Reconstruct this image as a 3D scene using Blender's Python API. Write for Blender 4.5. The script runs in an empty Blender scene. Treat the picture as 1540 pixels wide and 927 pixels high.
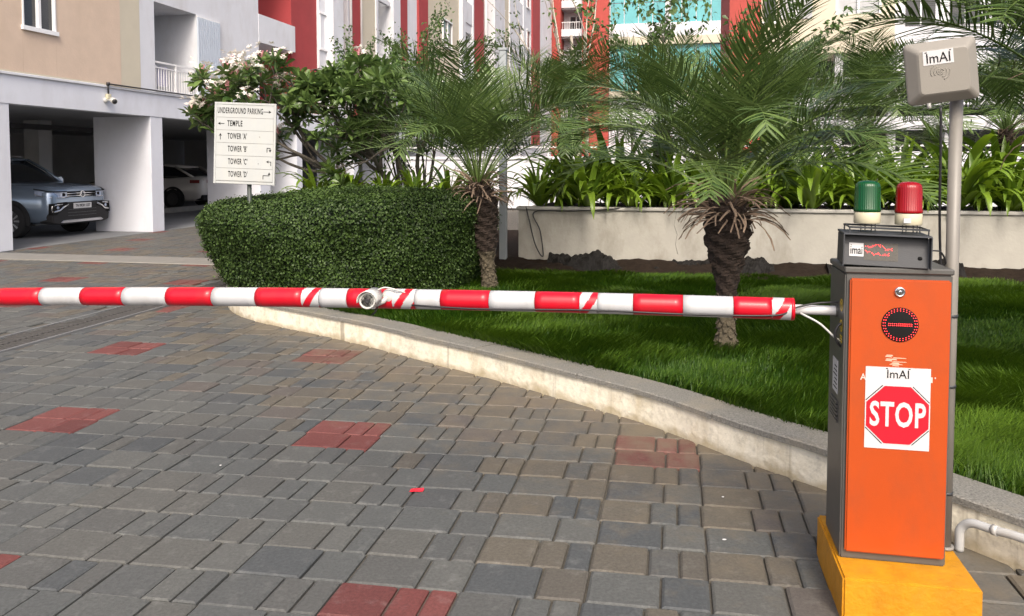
import bpy, bmesh, math, random
import numpy as np
from mathutils import Vector, Matrix
random.seed(7)
S = bpy.context.scene
COL = S.collection
PI = math.pi
# ------------------------------------------------------------------ camera
EYE = 1.468
PITCH = math.atan(60.0/1200)
cd = bpy.data.cameras.new('camera')
cam = bpy.data.objects.new('camera', cd)
COL.objects.link(cam)
cam.location = (0, 0, EYE)
cam.rotation_euler = (PI/2-PITCH, 0, 0)
cd.sensor_width = 36
cd.lens = 36*1200/1540
cd.shift_y = -156.5/1540
cd.clip_end = 2000
cd.clip_start = 0.05
S.camera = cam
# ------------------------------------------------------------------ light
SUN_EL = math.radians(46)
SUN_DIR = Vector((0.10*math.cos(SUN_EL), -0.995*math.cos(SUN_EL), math.sin(SUN_EL)))   # towards the sun
w = bpy.data.worlds.new('World')
S.world = w
w.use_nodes = True
nt = w.node_tree
sky = nt.nodes.new('ShaderNodeTexSky')
sky.sky_type = 'NISHITA'
sky.sun_disc = False
sky.sun_elevation = SUN_EL
sky.sun_rotation = math.atan2(SUN_DIR.x, SUN_DIR.y)
sky.air_density = 0.65
sky.dust_density = 6.0
sky.ozone_density = 0.6
nt.links.new(sky.outputs[0], nt.nodes['Background'].inputs[0])
nt.nodes['Background'].inputs[1].default_value = 0.15
sd = bpy.data.lights.new('sun', 'SUN')
sd.energy = 1.15
sd.angle = math.radians(14)
sd.color = (1.0, 0.93, 0.82)
sun = bpy.data.objects.new('sun', sd)
COL.objects.link(sun)
sun.rotation_euler = SUN_DIR.to_track_quat('Z', 'Y').to_euler()
sun.location = (-20, -20, 30)
S.view_settings.view_transform = 'Standard'
S.view_settings.look = 'None'
S.view_settings.exposure = 0.88
S.view_settings.gamma = 1.0
# ------------------------------------------------------------------ the paving frame: v runs right, u runs away along the drive
A = math.radians(11.503)
SA, CA = math.sin(A), math.cos(A)
def W(u, v, z=0.0):
    return Vector((u*SA+v*CA, u*CA-v*SA, z))
def UV(x, y):
    return x*SA+y*CA, x*CA-y*SA
# ------------------------------------------------------------------ materials
MATS = {}
def newmat(name):
    m = bpy.data.materials.new(name)
    m.use_nodes = True
    MATS[name] = m
    b = m.node_tree.nodes['Principled BSDF']
    return m, m.node_tree.nodes, m.node_tree.links, b
def mat(name, col, rough=0.6, var=0.12, scale=6.0, metal=0.0, bump=0.0, bscale=60.0, dirt=None, dirt_amt=0.0, dscale=2.0, spec=0.5, coat=0.0, pos=False):
    m, N, L, b = newmat(name)
    tc = N.new('ShaderNodeNewGeometry') if pos else N.new('ShaderNodeTexCoord')
    co = tc.outputs['Position'] if pos else tc.outputs['Object']
    n = N.new('ShaderNodeTexNoise'); n.inputs['Scale'].default_value = scale; n.inputs['Detail'].default_value = 8
    n.inputs['Roughness'].default_value = 0.62
    L.new(co, n.inputs['Vector'])
    r = N.new('ShaderNodeMapRange'); r.inputs['From Min'].default_value = 0.25; r.inputs['From Max'].default_value = 0.75
    r.inputs['To Min'].default_value = 1-var; r.inputs['To Max'].default_value = 1+var
    L.new(n.outputs['Fac'], r.inputs['Value'])
    mx = N.new('ShaderNodeMix'); mx.data_type = 'RGBA'; mx.blend_type = 'MULTIPLY'; mx.inputs[0].default_value = 1
    mx.inputs[6].default_value = (*col, 1)
    L.new(r.outputs[0], mx.inputs[7])
    out = mx.outputs[2]
    if dirt:
        d = N.new('ShaderNodeTexNoise'); d.inputs['Scale'].default_value = dscale; d.inputs['Detail'].default_value = 10
        d.inputs['Roughness'].default_value = 0.7
        mp = N.new('ShaderNodeMapping'); mp.inputs['Scale'].default_value = (1, 1, 0.45)
        L.new(co, mp.inputs[0]); L.new(mp.outputs[0], d.inputs['Vector'])
        rr = N.new('ShaderNodeMapRange'); rr.inputs['From Min'].default_value = 0.48; rr.inputs['From Max'].default_value = 0.68
        rr.inputs['To Max'].default_value = dirt_amt
        L.new(d.outputs['Fac'], rr.inputs['Value'])
        m2 = N.new('ShaderNodeMix'); m2.data_type = 'RGBA'; m2.inputs[7].default_value = (*dirt, 1)
        L.new(rr.outputs[0], m2.inputs[0]); L.new(out, m2.inputs[6])
        out = m2.outputs[2]
    L.new(out, b.inputs['Base Color'])
    b.inputs['Roughness'].default_value = rough
    b.inputs['Metallic'].default_value = metal
    b.inputs['Specular IOR Level'].default_value = spec
    if coat: b.inputs['Coat Weight'].default_value = coat; b.inputs['Coat Roughness'].default_value = 0.08
    if bump:
        bn = N.new('ShaderNodeTexNoise'); bn.inputs['Scale'].default_value = bscale; bn.inputs['Detail'].default_value = 6
        L.new(co, bn.inputs['Vector'])
        bp = N.new('ShaderNodeBump'); bp.inputs['Strength'].default_value = bump; bp.inputs['Distance'].default_value = 0.01
        L.new(bn.outputs['Fac'], bp.inputs['Height']); L.new(bp.outputs[0], b.inputs['Normal'])
    return m
def leafmat(name, dark, light, rough=0.45, trans=0.25, spec=0.5, tcol=None):
    """foliage: every leaf carries its own 'tint' value"""
    m, N, L, b = newmat(name)
    at = N.new('ShaderNodeAttribute'); at.attribute_name = 'tint'
    n = N.new('ShaderNodeTexNoise'); n.inputs['Scale'].default_value = 1.7
    tc = N.new('ShaderNodeNewGeometry'); L.new(tc.outputs['Position'], n.inputs['Vector'])
    ad = N.new('ShaderNodeMath'); ad.operation = 'MULTIPLY_ADD'; ad.inputs[1].default_value = 0.5; 
    L.new(n.outputs['Fac'], ad.inputs[0]); 
    sb = N.new('ShaderNodeMath'); sb.operation = 'SUBTRACT'; sb.inputs[1].default_value = 0.25
    L.new(at.outputs['Fac'], sb.inputs[0]); L.new(sb.outputs[0], ad.inputs[2])
    mx = N.new('ShaderNodeMix'); mx.data_type = 'RGBA'; mx.inputs[6].default_value = (*dark, 1); mx.inputs[7].default_value = (*light, 1)
    mx.clamp_factor = True
    L.new(ad.outputs[0], mx.inputs[0])
    L.new(mx.outputs[2], b.inputs['Base Color'])
    b.inputs['Roughness'].default_value = rough
    b.inputs['Specular IOR Level'].default_value = spec
    if trans:
        t = N.new('ShaderNodeBsdfTranslucent')
        if tcol:
            tm = N.new('ShaderNodeMix'); tm.data_type = 'RGBA'; tm.blend_type = 'MULTIPLY'; tm.inputs[0].default_value = 1
            L.new(mx.outputs[2], tm.inputs[6]); tm.inputs[7].default_value = (*tcol, 1); L.new(tm.outputs[2], t.inputs['Color'])
        else:
            L.new(mx.outputs[2], t.inputs['Color'])
        ms = N.new('ShaderNodeMixShader'); ms.inputs[0].default_value = trans
        L.new(b.outputs[0], ms.inputs[1]); L.new(t.outputs[0], ms.inputs[2])
        L.new(ms.outputs[0], N['Material Output'].inputs['Surface'])
    return m
def glow(name, col, strength):
    m, N, L, b = newmat(name)
    b.inputs['Base Color'].default_value = (*col, 1)
    b.inputs['Emission Color'].default_value = (*col, 1)
    b.inputs['Emission Strength'].default_value = strength
    return m
M = MATS
# ------------------------------------------------------------------ mesh building
class MB:
    def __init__(s): s.v = []; s.f = []; s.m = []; s.s = []
    def add(s, vs, fs, m=0, smooth=False):
        b = len(s.v); s.v += [tuple(p) for p in vs]
        for f in fs: s.f.append([i+b for i in f]); s.m.append(m); s.s.append(smooth)
        return s
    def box(s, x0, x1, y0, y1, z0, z1, m=0):
        return s.add([(x0,y0,z0),(x1,y0,z0),(x1,y1,z0),(x0,y1,z0),(x0,y0,z1),(x1,y0,z1),(x1,y1,z1),(x0,y1,z1)],
              [(0,3,2,1),(4,5,6,7),(0,1,5,4),(1,2,6,5),(2,3,7,6),(3,0,4,7)], m)
    def tube(s, pts, r, n=8, m=0, cap=True):
        pts = [Vector(p) for p in pts]; k = len(pts)
        rs = r if isinstance(r, (list, tuple)) else [r]*k
        vs = []; fs = []
        up = None
        for i, p in enumerate(pts):
            t = (pts[min(i+1, k-1)]-pts[max(i-1, 0)]).normalized()
            if up is None:
                up = Vector((0,0,1)) if abs(t.z) < 0.9 else Vector((1,0,0))
            a = t.cross(up)
            if a.length < 1e-5: a = t.cross(Vector((0,1,0.1)))
            a.normalize(); bb = a.cross(t).normalized(); up = bb
            for j in range(n):
                th = 2*PI*j/n
                vs.append(p+(a*math.cos(th)+bb*math.sin(th))*rs[i])
        for i in range(k-1):
            for j in range(n):
                j2 = (j+1) % n
                fs.append((i*n+j, i*n+j2, (i+1)*n+j2, (i+1)*n+j))
        s.add(vs, fs, m, True)
        if cap:
            b = len(s.v)-len(vs)
            s.f.append([b+j for j in range(n)][::-1]); s.m.append(m); s.s.append(False)
            s.f.append([b+(k-1)*n+j for j in range(n)]); s.m.append(m); s.s.append(False)
        return s
    def lathe(s, prof, n=24, m=0, mtx=None, smooth=True, cap=True):
        vs = []; fs = []
        for r, z in prof:
            for j in range(n):
                th = 2*PI*j/n; p = Vector((r*math.cos(th), r*math.sin(th), z))
                vs.append(mtx @ p if mtx else p)
        for i in range(len(prof)-1):
            for j in range(n):
                j2 = (j+1) % n; fs.append((i*n+j, i*n+j2, (i+1)*n+j2, (i+1)*n+j))
        s.add(vs, fs, m, smooth)
        b = len(s.v)-len(vs); k = len(prof)
        if not cap: return s
        if prof[0][0] > 1e-4: s.f.append([b+j for j in range(n)][::-1]); s.m.append(m); s.s.append(False)
        if prof[-1][0] > 1e-4: s.f.append([b+(k-1)*n+j for j in range(n)]); s.m.append(m); s.s.append(False)
        return s
    def prism(s, pts, y0, y1, m=0, plane='xz'):
        """outline extruded along y (plane xz) or z (plane xy)"""
        n = len(pts)
        if plane == 'xz': vs = [(a,y0,b) for a,b in pts]+[(a,y1,b) for a,b in pts]
        elif plane == 'yz': vs = [(y0,a,b) for a,b in pts]+[(y1,a,b) for a,b in pts]
        else: vs = [(a,b,y0) for a,b in pts]+[(a,b,y1) for a,b in pts]
        fs = [list(range(n))[::-1], list(range(n, 2*n))]+[(i,(i+1)%n,n+(i+1)%n,n+i) for i in range(n)]
        return s.add(vs, fs, m)
    def build(s, name, mats, parent=None, loc=None, rot=None, bev=0.0, seg=1, fix=True):
        me = bpy.data.meshes.new(name)
        me.from_pydata(s.v, [], s.f)
        if not isinstance(mats, (list, tuple)): mats = [mats]
        for x in mats: me.materials.append(x)
        me.polygons.foreach_set('material_index', s.m)
        me.polygons.foreach_set('use_smooth', s.s)
        if bev or fix:
            bm = bmesh.new(); bm.from_mesh(me)
            if fix: bmesh.ops.recalc_face_normals(bm, faces=bm.faces)
            if bev:
                es = [e for e in bm.edges if len(e.link_faces) == 2 and e.calc_face_angle(0) > 0.5]
                bmesh.ops.bevel(bm, geom=es, offset=bev, segments=seg, affect='EDGES', clamp_overlap=True)
            bm.to_mesh(me); bm.free()
        return link(name, me, parent, loc, rot)
def link(name, me, parent=None, loc=None, rot=None):
    o = bpy.data.objects.new(name, me)
    COL.objects.link(o)
    if parent: o.parent = parent
    if loc is not None: o.location = loc
    if rot is not None: o.rotation_euler = rot
    return o
def tag(o, label=None, cat=None, group=None, kind=None):
    if label: o['label'] = label
    if cat: o['category'] = cat
    if group: o['group'] = group
    if kind: o['kind'] = kind
    return o
def thing(name, label, cat, loc=(0,0,0), rotz=0.0, group=None):
    o = bpy.data.objects.new(name, None); COL.objects.link(o)
    o.location = loc; o.rotation_euler = (0,0,rotz); o.empty_display_size = 0.1
    return tag(o, label, cat, group)
def frame(name, label, cat, u=0.0, v=0.0, z=0.0, group=None):
    return thing(name, label, cat, W(u, v, z), -A, group)
def copy_tree(o, parent=None):
    c = o.copy(); COL.objects.link(c)
    if parent: c.parent = parent
    for ch in list(o.children): copy_tree(ch, c)
    return c
def catmull(P, k=8):
    P = [Vector(p) for p in P]; out = []
    Q = [P[0]*2-P[1]]+P+[P[-1]*2-P[-2]]
    for i in range(1, len(Q)-2):
        a, b, c, d = Q[i-1:i+3]
        for j in range(k):
            t = j/k
            out.append(0.5*((2*b)+(c-a)*t+(2*a-5*b+4*c-d)*t*t+(3*b-a-3*c+d)*t**3))
    out.append(P[-1]); return out
def text_mesh(txt, size, bold=0.0, sx=1.0, align='CENTER', depth=0.0, name='lettering', sp=1.0):
    cu = bpy.data.curves.new(name, 'FONT'); cu.body = txt; cu.size = size; cu.offset = bold*size
    cu.align_x = align; cu.align_y = 'CENTER'; cu.resolution_u = 3; cu.space_character = sp; cu.extrude = depth
    o = bpy.data.objects.new('tmp', cu); COL.objects.link(o)
    dg = bpy.context.evaluated_depsgraph_get()
    me = bpy.data.meshes.new_from_object(o.evaluated_get(dg))
    bpy.data.objects.remove(o); bpy.data.curves.remove(cu)
    me.transform(Matrix.Diagonal((sx, 1, 1, 1))); me.name = name
    return me
def lettering(txt, size, m, parent, loc, bold=0.0, sx=1.0, align='CENTER', rot=(PI/2,0,0), name='lettering', depth=0.0008, sp=1.0, fit=None):
    me = text_mesh(txt, size, bold, sx, align, depth, name, sp)
    if fit:
        xs = [q.co.x for q in me.vertices]; me.transform(Matrix.Diagonal((fit/(max(xs)-min(xs)), 1, 1, 1)))
    me.materials.clear(); me.materials.append(m)
    return link(name, me, parent, loc, rot)
def npmesh(name, V, faces, m, tint=None, smooth=False):
    """V (n,3); faces: list of (k,m) int arrays of one arity each"""
    me = bpy.data.meshes.new(name)
    me.vertices.add(len(V)); me.vertices.foreach_set('co', np.asarray(V, np.float32).ravel())
    loops = np.concatenate([f.ravel() for f in faces]).astype(np.int32)
    tot = np.concatenate([np.full(len(f), f.shape[1], np.int32) for f in faces])
    st = np.concatenate([[0], np.cumsum(tot)[:-1]]).astype(np.int32)
    me.loops.add(len(loops)); me.loops.foreach_set('vertex_index', loops)
    me.polygons.add(len(tot)); me.polygons.foreach_set('loop_start', st); me.polygons.foreach_set('loop_total', tot)
    if tint is not None:
        a = me.attributes.new('tint', 'FLOAT', 'POINT'); a.data.foreach_set('value', np.asarray(tint, np.float32))
    if smooth: me.polygons.foreach_set('use_smooth', np.ones(len(tot), bool))
    me.update(calc_edges=True)
    for x in (m if isinstance(m, (list, tuple)) else [m]): me.materials.append(x)
    return me
def scatter(name, tv, tf, R, P, m, tint):
    """many small copies of one leaf as one mesh; R (n,3,3) columns side, along, normal"""
    tv = np.asarray(tv, float); n, k = len(P), len(tv)
    V = np.einsum('nij,kj->nki', R, tv)+P[:, None, :]
    off = (np.arange(n)*k)[:, None]
    groups = {}
    for f in tf: groups.setdefault(len(f), []).append(f)
    faces = [(off[:, :, None]+np.asarray(g)[None]).reshape(-1, a) for a, g in groups.items()]
    return npmesh(name, V.reshape(-1, 3), faces, m, np.repeat(tint, k))
def frames_from(nrm, along):
    nrm = nrm/np.linalg.norm(nrm, axis=1)[:, None]
    s = np.cross(along, nrm); s /= (np.linalg.norm(s, axis=1)[:, None]+1e-9)
    a = np.cross(nrm, s)
    return np.stack([s, a, nrm], axis=2)
rng = np.random.default_rng(11)
# palette
mat('white_paint', (0.64,0.655,0.69), 0.7, 0.05, 1.5, dirt=(0.42,0.40,0.37), dirt_amt=0.35, dscale=1.3, bump=0.12, bscale=40)
mat('bay_white', (0.64,0.66,0.71), 0.7, 0.05, 1.5, dirt=(0.45,0.45,0.46), dirt_amt=0.30, dscale=1.6)
mat('beige_render', (0.62,0.485,0.375), 0.85, 0.06, 3, dirt=(0.5,0.38,0.27), dirt_amt=0.3, dscale=1.0, bump=0.3, bscale=30)
mat('cream_render', (0.56,0.51,0.40), 0.85, 0.05, 2, dirt=(0.5,0.46,0.36), dirt_amt=0.3, dscale=0.6)
mat('red_render', (0.33,0.040,0.042), 0.75, 0.10, 2, dirt=(0.30,0.035,0.035), dirt_amt=0.4, dscale=0.5)
mat('orange_red_render', (0.37,0.055,0.042), 0.75, 0.10, 2)
mat('dark_interior', (0.05,0.05,0.055), 0.9, 0.2, 2)
mat('grey_interior', (0.44,0.45,0.46), 0.9, 0.1, 2)
mat('garage_floor', (0.16,0.165,0.17), 0.75, 0.18, 1.2, pos=True)
mat('dark_glass', (0.012,0.014,0.016), 0.10, 0.1, 3, spec=0.8)
mat('cyan_glass', (0.10,0.36,0.38), 0.18, 0.18, 0.5, spec=0.6, pos=True)
mat('window_white', (0.78,0.79,0.80), 0.4, 0.03)
mat('rail_white', (0.72,0.72,0.72), 0.45, 0.05)
mat('rail_grey', (0.28,0.29,0.30), 0.4, 0.05)
mat('granite', (0.185,0.18,0.16), 0.6, 0.75, 110, bump=0.2, bscale=200, dirt=(0.27,0.24,0.18), dirt_amt=0.6, dscale=3, pos=True)
mat('kerb_lime', (0.78,0.73,0.59), 0.85, 0.14, 9, bump=0.5, bscale=35, dirt=(0.42,0.34,0.19), dirt_amt=0.6, dscale=5.0, pos=True)
mat('planter_render', (0.37,0.355,0.31), 0.85, 0.12, 3, bump=0.25, bscale=30, dirt=(0.24,0.222,0.18), dirt_amt=0.85, dscale=2.6, pos=True)
mat('planter_cap', (0.36,0.35,0.32), 0.85, 0.15, 8, pos=True)
mat('soil', (0.020,0.014,0.010), 0.98, 0.4, 14, spec=0.1, bump=0.9, bscale=25, pos=True)
mat('joint_sand', (0.085,0.078,0.064), 0.95, 0.3, 30, bump=0.4, bscale=120, pos=True)
mat('strip_concrete', (0.19,0.185,0.17), 0.85, 0.15, 4, bump=0.2, pos=True)
mat('yellow_paint', (0.52,0.225,0.004), 0.55, 0.22, 14, bump=0.3, bscale=55, dirt=(0.45,0.22,0.02), dirt_amt=0.55, dscale=5)
mat('cabinet_grey', (0.11,0.108,0.10), 0.42, 0.10, 20, bump=0.05, bscale=300, metal=0.35)
mat('cabinet_orange', (0.42,0.056,0.0015), 0.45, 0.09, 3, bump=0.05, bscale=250, coat=0.15, dirt=(0.30,0.055,0.012), dirt_amt=0.5, dscale=7)
mat('chrome', (0.75,0.75,0.75), 0.12, 0.02, metal=1.0)
mat('black_plastic', (0.018,0.018,0.02), 0.45, 0.1)
mat('display_black', (0.03,0.033,0.037), 0.5, 0.1, bump=0.1, bscale=300)
mat('matrix_black', (0.045,0.04,0.03), 0.5, 0.4, 150)
mat('paper_white', (0.54,0.54,0.54), 0.5, 0.02)
mat('print_black', (0.012,0.012,0.012), 0.85, 0.1, spec=0.12)
mat('print_red', (0.55,0.004,0.018), 0.45, 0.03)
mat('print_yellow', (0.80,0.55,0.01), 0.5, 0.05)
mat('band_red', (0.52,0.003,0.016), 0.36, 0.06, 12, coat=0.15, spec=0.4, dirt=(0.34,0.02,0.025), dirt_amt=0.5, dscale=12)
mat('band_white', (0.47,0.48,0.49), 0.36, 0.06, 10, coat=0.15, dirt=(0.36,0.35,0.32), dirt_amt=0.5, dscale=9)
mat('arm_white', (0.55,0.55,0.55), 0.4, 0.04)
mat('camera_white', (0.50,0.50,0.47), 0.35, 0.05)
mat('lamp_cream', (0.55,0.51,0.36), 0.4, 0.04)
mat('beige_plastic', (0.235,0.22,0.19), 0.5, 0.05, 5, bump=0.05, bscale=200)
mat('post_grey', (0.20,0.188,0.165), 0.45, 0.08, 12)
mat('pole_grey', (0.30,0.33,0.34), 0.5, 0.06)
mat('pvc', (0.42,0.43,0.43), 0.35, 0.08, 14, dirt=(0.45,0.42,0.36), dirt_amt=0.5, dscale=8)
mat('sign_cream', (0.42,0.44,0.43), 0.5, 0.04, 4, dirt=(0.52,0.50,0.42), dirt_amt=0.3, dscale=5)
mat('sign_line', (0.22,0.22,0.20), 0.6, 0.1)
mat('dark_post', (0.035,0.045,0.04), 0.5, 0.1)
mat('bark_palm', (0.032,0.021,0.015), 0.95, 0.45, 30, bump=0.9, bscale=60)
mat('bark_base', (0.085,0.07,0.045), 0.95, 0.4, 25, bump=0.8, bscale=60)
mat('dry_stub', (0.23,0.165,0.115), 0.85, 0.3, 14)
mat('dry_brown', (0.12,0.08,0.055), 0.9, 0.3, 14)
mat('bark_grey', (0.09,0.08,0.065), 0.9, 0.3, 12, bump=0.5, bscale=40)
mat('bark_pale', (0.42,0.38,0.32), 0.9, 0.25, 12)
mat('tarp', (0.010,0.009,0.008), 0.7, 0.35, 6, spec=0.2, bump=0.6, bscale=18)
mat('cloth_lilac', (0.42,0.40,0.55), 0.9, 0.1)
mat('litter_red', (0.62,0.02,0.04), 0.4, 0.1)
mat('car_silver', (0.25,0.32,0.41), 0.22, 0.02, metal=0.55, coat=0.8)
mat('car_white', (0.66,0.63,0.60), 0.25, 0.02, coat=0.6)
mat('tyre', (0.016,0.016,0.017), 0.85, 0.1)
mat('rim_dark', (0.06,0.06,0.065), 0.35, 0.1, metal=0.6)
mat('rim_light', (0.40,0.40,0.42), 0.3, 0.1, metal=0.8)
mat('lens_blue', (0.30,0.36,0.48), 0.08, 0.3, 20, spec=0.8, coat=1.0)
mat('tail_red', (0.20,0.012,0.015), 0.15, 0.1, coat=0.6)
mat('smear_white', (0.62,0.50,0.45), 0.6, 0.1)
mat('smear', (0.80,0.42,0.30), 0.6, 0.1)
mat('louvre_blue', (0.50,0.56,0.64), 0.5, 0.05)
mat('drain_iron', (0.06,0.058,0.055), 0.7, 0.2)
leafmat('frond_green', (0.028,0.066,0.014), (0.16,0.235,0.065), 0.38, 0.18, 0.5)
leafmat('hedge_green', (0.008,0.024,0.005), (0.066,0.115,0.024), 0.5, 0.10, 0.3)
leafmat('strap_green', (0.022,0.070,0.010), (0.22,0.34,0.030), 0.32, 0.30, 0.5, (1.2,1.15,0.6))
leafmat('frangipani_green', (0.026,0.066,0.016), (0.15,0.23,0.06), 0.35, 0.22, 0.5)
leafmat('small_green', (0.03,0.07,0.015), (0.12,0.20,0.045), 0.4, 0.3)
leafmat('grass_green', (0.018,0.062,0.003), (0.115,0.205,0.014), 0.5, 0.30, 0.3)
leafmat('petal_white', (0.70,0.62,0.50), (0.82,0.80,0.76), 0.6, 0.25)
leafmat('petal_pink', (0.60,0.22,0.25), (0.70,0.40,0.40), 0.6, 0.2)
for nm, c in (('lens_green', (0.0,0.066,0.012)), ('lens_red', (0.30,0.0,0.003))):
    m, N, L, b = newmat(nm)
    b.inputs['Base Color'].default_value = (*c, 1); b.inputs['Roughness'].default_value = 0.25
    b.inputs['Transmission Weight'].default_value = 0.15; b.inputs['Coat Weight'].default_value = 0.15; b.inputs['Specular IOR Level'].default_value = 0.4
    wv = N.new('ShaderNodeTexWave'); wv.inputs['Scale'].default_value = 45; wv.bands_direction = 'X'
    tc = N.new('ShaderNodeTexCoord'); L.new(tc.outputs['Object'], wv.inputs['Vector'])
    bp = N.new('ShaderNodeBump'); bp.inputs['Strength'].default_value = 0.3; bp.inputs['Distance'].default_value = 0.002
    L.new(wv.outputs['Fac'], bp.inputs['Height']); L.new(bp.outputs[0], b.inputs['Normal'])
glow('led_red', (1.0,0.03,0.035), 3.0)
# pavers: colour of each piece in 'paint', painted sunlit warmth and wear on top
def paver_mat():
    m, N, L, b = newmat('paver')
    at = N.new('ShaderNodeAttribute'); at.attribute_name = 'paint'
    g = N.new('ShaderNodeNewGeometry')
    n1 = N.new('ShaderNodeTexNoise'); n1.inputs['Scale'].default_value = 75; n1.inputs['Detail'].default_value = 8; n1.inputs['Roughness'].default_value = 0.7
    L.new(g.outputs['Position'], n1.inputs['Vector'])
    r1 = N.new('ShaderNodeMapRange'); r1.inputs['From Min'].default_value = .25; r1.inputs['From Max'].default_value = .75; r1.inputs['To Min'].default_value = .66; r1.inputs['To Max'].default_value = 1.34
    L.new(n1.outputs['Fac'], r1.inputs['Value'])
    mx = N.new('ShaderNodeMix'); mx.data_type = 'RGBA'; mx.blend_type = 'MULTIPLY'; mx.inputs[0].default_value = 1
    L.new(at.outputs['Color'], mx.inputs[6]); L.new(r1.outputs[0], mx.inputs[7])
    n2 = N.new('ShaderNodeTexNoise'); n2.inputs['Scale'].default_value = 6.5; n2.inputs['Detail'].default_value = 9; n2.inputs['Roughness'].default_value = 0.68
    L.new(g.outputs['Position'], n2.inputs['Vector'])
    # warm sunlit tone painted into the colour, stronger towards the kerb
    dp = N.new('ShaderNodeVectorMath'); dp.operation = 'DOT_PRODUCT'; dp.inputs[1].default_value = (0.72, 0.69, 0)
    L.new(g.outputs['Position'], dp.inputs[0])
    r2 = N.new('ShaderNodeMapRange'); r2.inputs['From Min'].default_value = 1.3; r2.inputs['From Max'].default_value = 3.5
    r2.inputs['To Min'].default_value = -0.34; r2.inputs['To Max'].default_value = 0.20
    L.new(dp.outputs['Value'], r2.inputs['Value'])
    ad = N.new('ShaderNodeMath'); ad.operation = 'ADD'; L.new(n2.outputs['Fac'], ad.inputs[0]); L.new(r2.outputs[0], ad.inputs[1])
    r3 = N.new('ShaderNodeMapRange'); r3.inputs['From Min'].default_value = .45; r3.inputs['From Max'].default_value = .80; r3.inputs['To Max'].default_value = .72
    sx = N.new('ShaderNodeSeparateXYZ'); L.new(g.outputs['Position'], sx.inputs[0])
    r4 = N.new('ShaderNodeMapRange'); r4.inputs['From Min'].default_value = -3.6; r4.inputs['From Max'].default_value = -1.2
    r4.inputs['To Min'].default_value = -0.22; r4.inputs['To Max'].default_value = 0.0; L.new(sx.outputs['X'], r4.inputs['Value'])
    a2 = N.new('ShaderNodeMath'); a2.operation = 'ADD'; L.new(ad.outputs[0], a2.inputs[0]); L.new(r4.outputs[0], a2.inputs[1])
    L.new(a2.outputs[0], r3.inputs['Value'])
    # pale worn patches
    n5 = N.new('ShaderNodeTexNoise'); n5.inputs['Scale'].default_value = 11; n5.inputs['Detail'].default_value = 10; n5.inputs['Roughness'].default_value = 0.72
    L.new(g.outputs['Position'], n5.inputs['Vector'])
    r5 = N.new('ShaderNodeMapRange'); r5.inputs['From Min'].default_value = .54; r5.inputs['From Max'].default_value = .70; r5.inputs['To Max'].default_value = .42
    L.new(n5.outputs['Fac'], r5.inputs['Value'])
    m5 = N.new('ShaderNodeMix'); m5.data_type = 'RGBA'; m5.blend_type = 'SCREEN'; m5.inputs[7].default_value = (0.12,0.12,0.112,1)
    L.new(r5.outputs[0], m5.inputs[0]); L.new(mx.outputs[2], m5.inputs[6])
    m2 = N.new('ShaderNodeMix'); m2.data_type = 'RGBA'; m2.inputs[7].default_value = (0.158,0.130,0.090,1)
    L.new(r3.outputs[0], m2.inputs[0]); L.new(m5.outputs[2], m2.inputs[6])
    L.new(m2.outputs[2], b.inputs['Base Color'])
    b.inputs['Roughness'].default_value = 0.7; b.inputs['Specular IOR Level'].default_value = 0.35
    bp = N.new('ShaderNodeBump'); bp.inputs['Strength'].default_value = 0.6; bp.inputs['Distance'].default_value = 0.004
    L.new(n1.outputs['Fac'], bp.inputs['Height']); L.new(bp.outputs[0], b.inputs['Normal'])
    return m
paver_mat()

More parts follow.
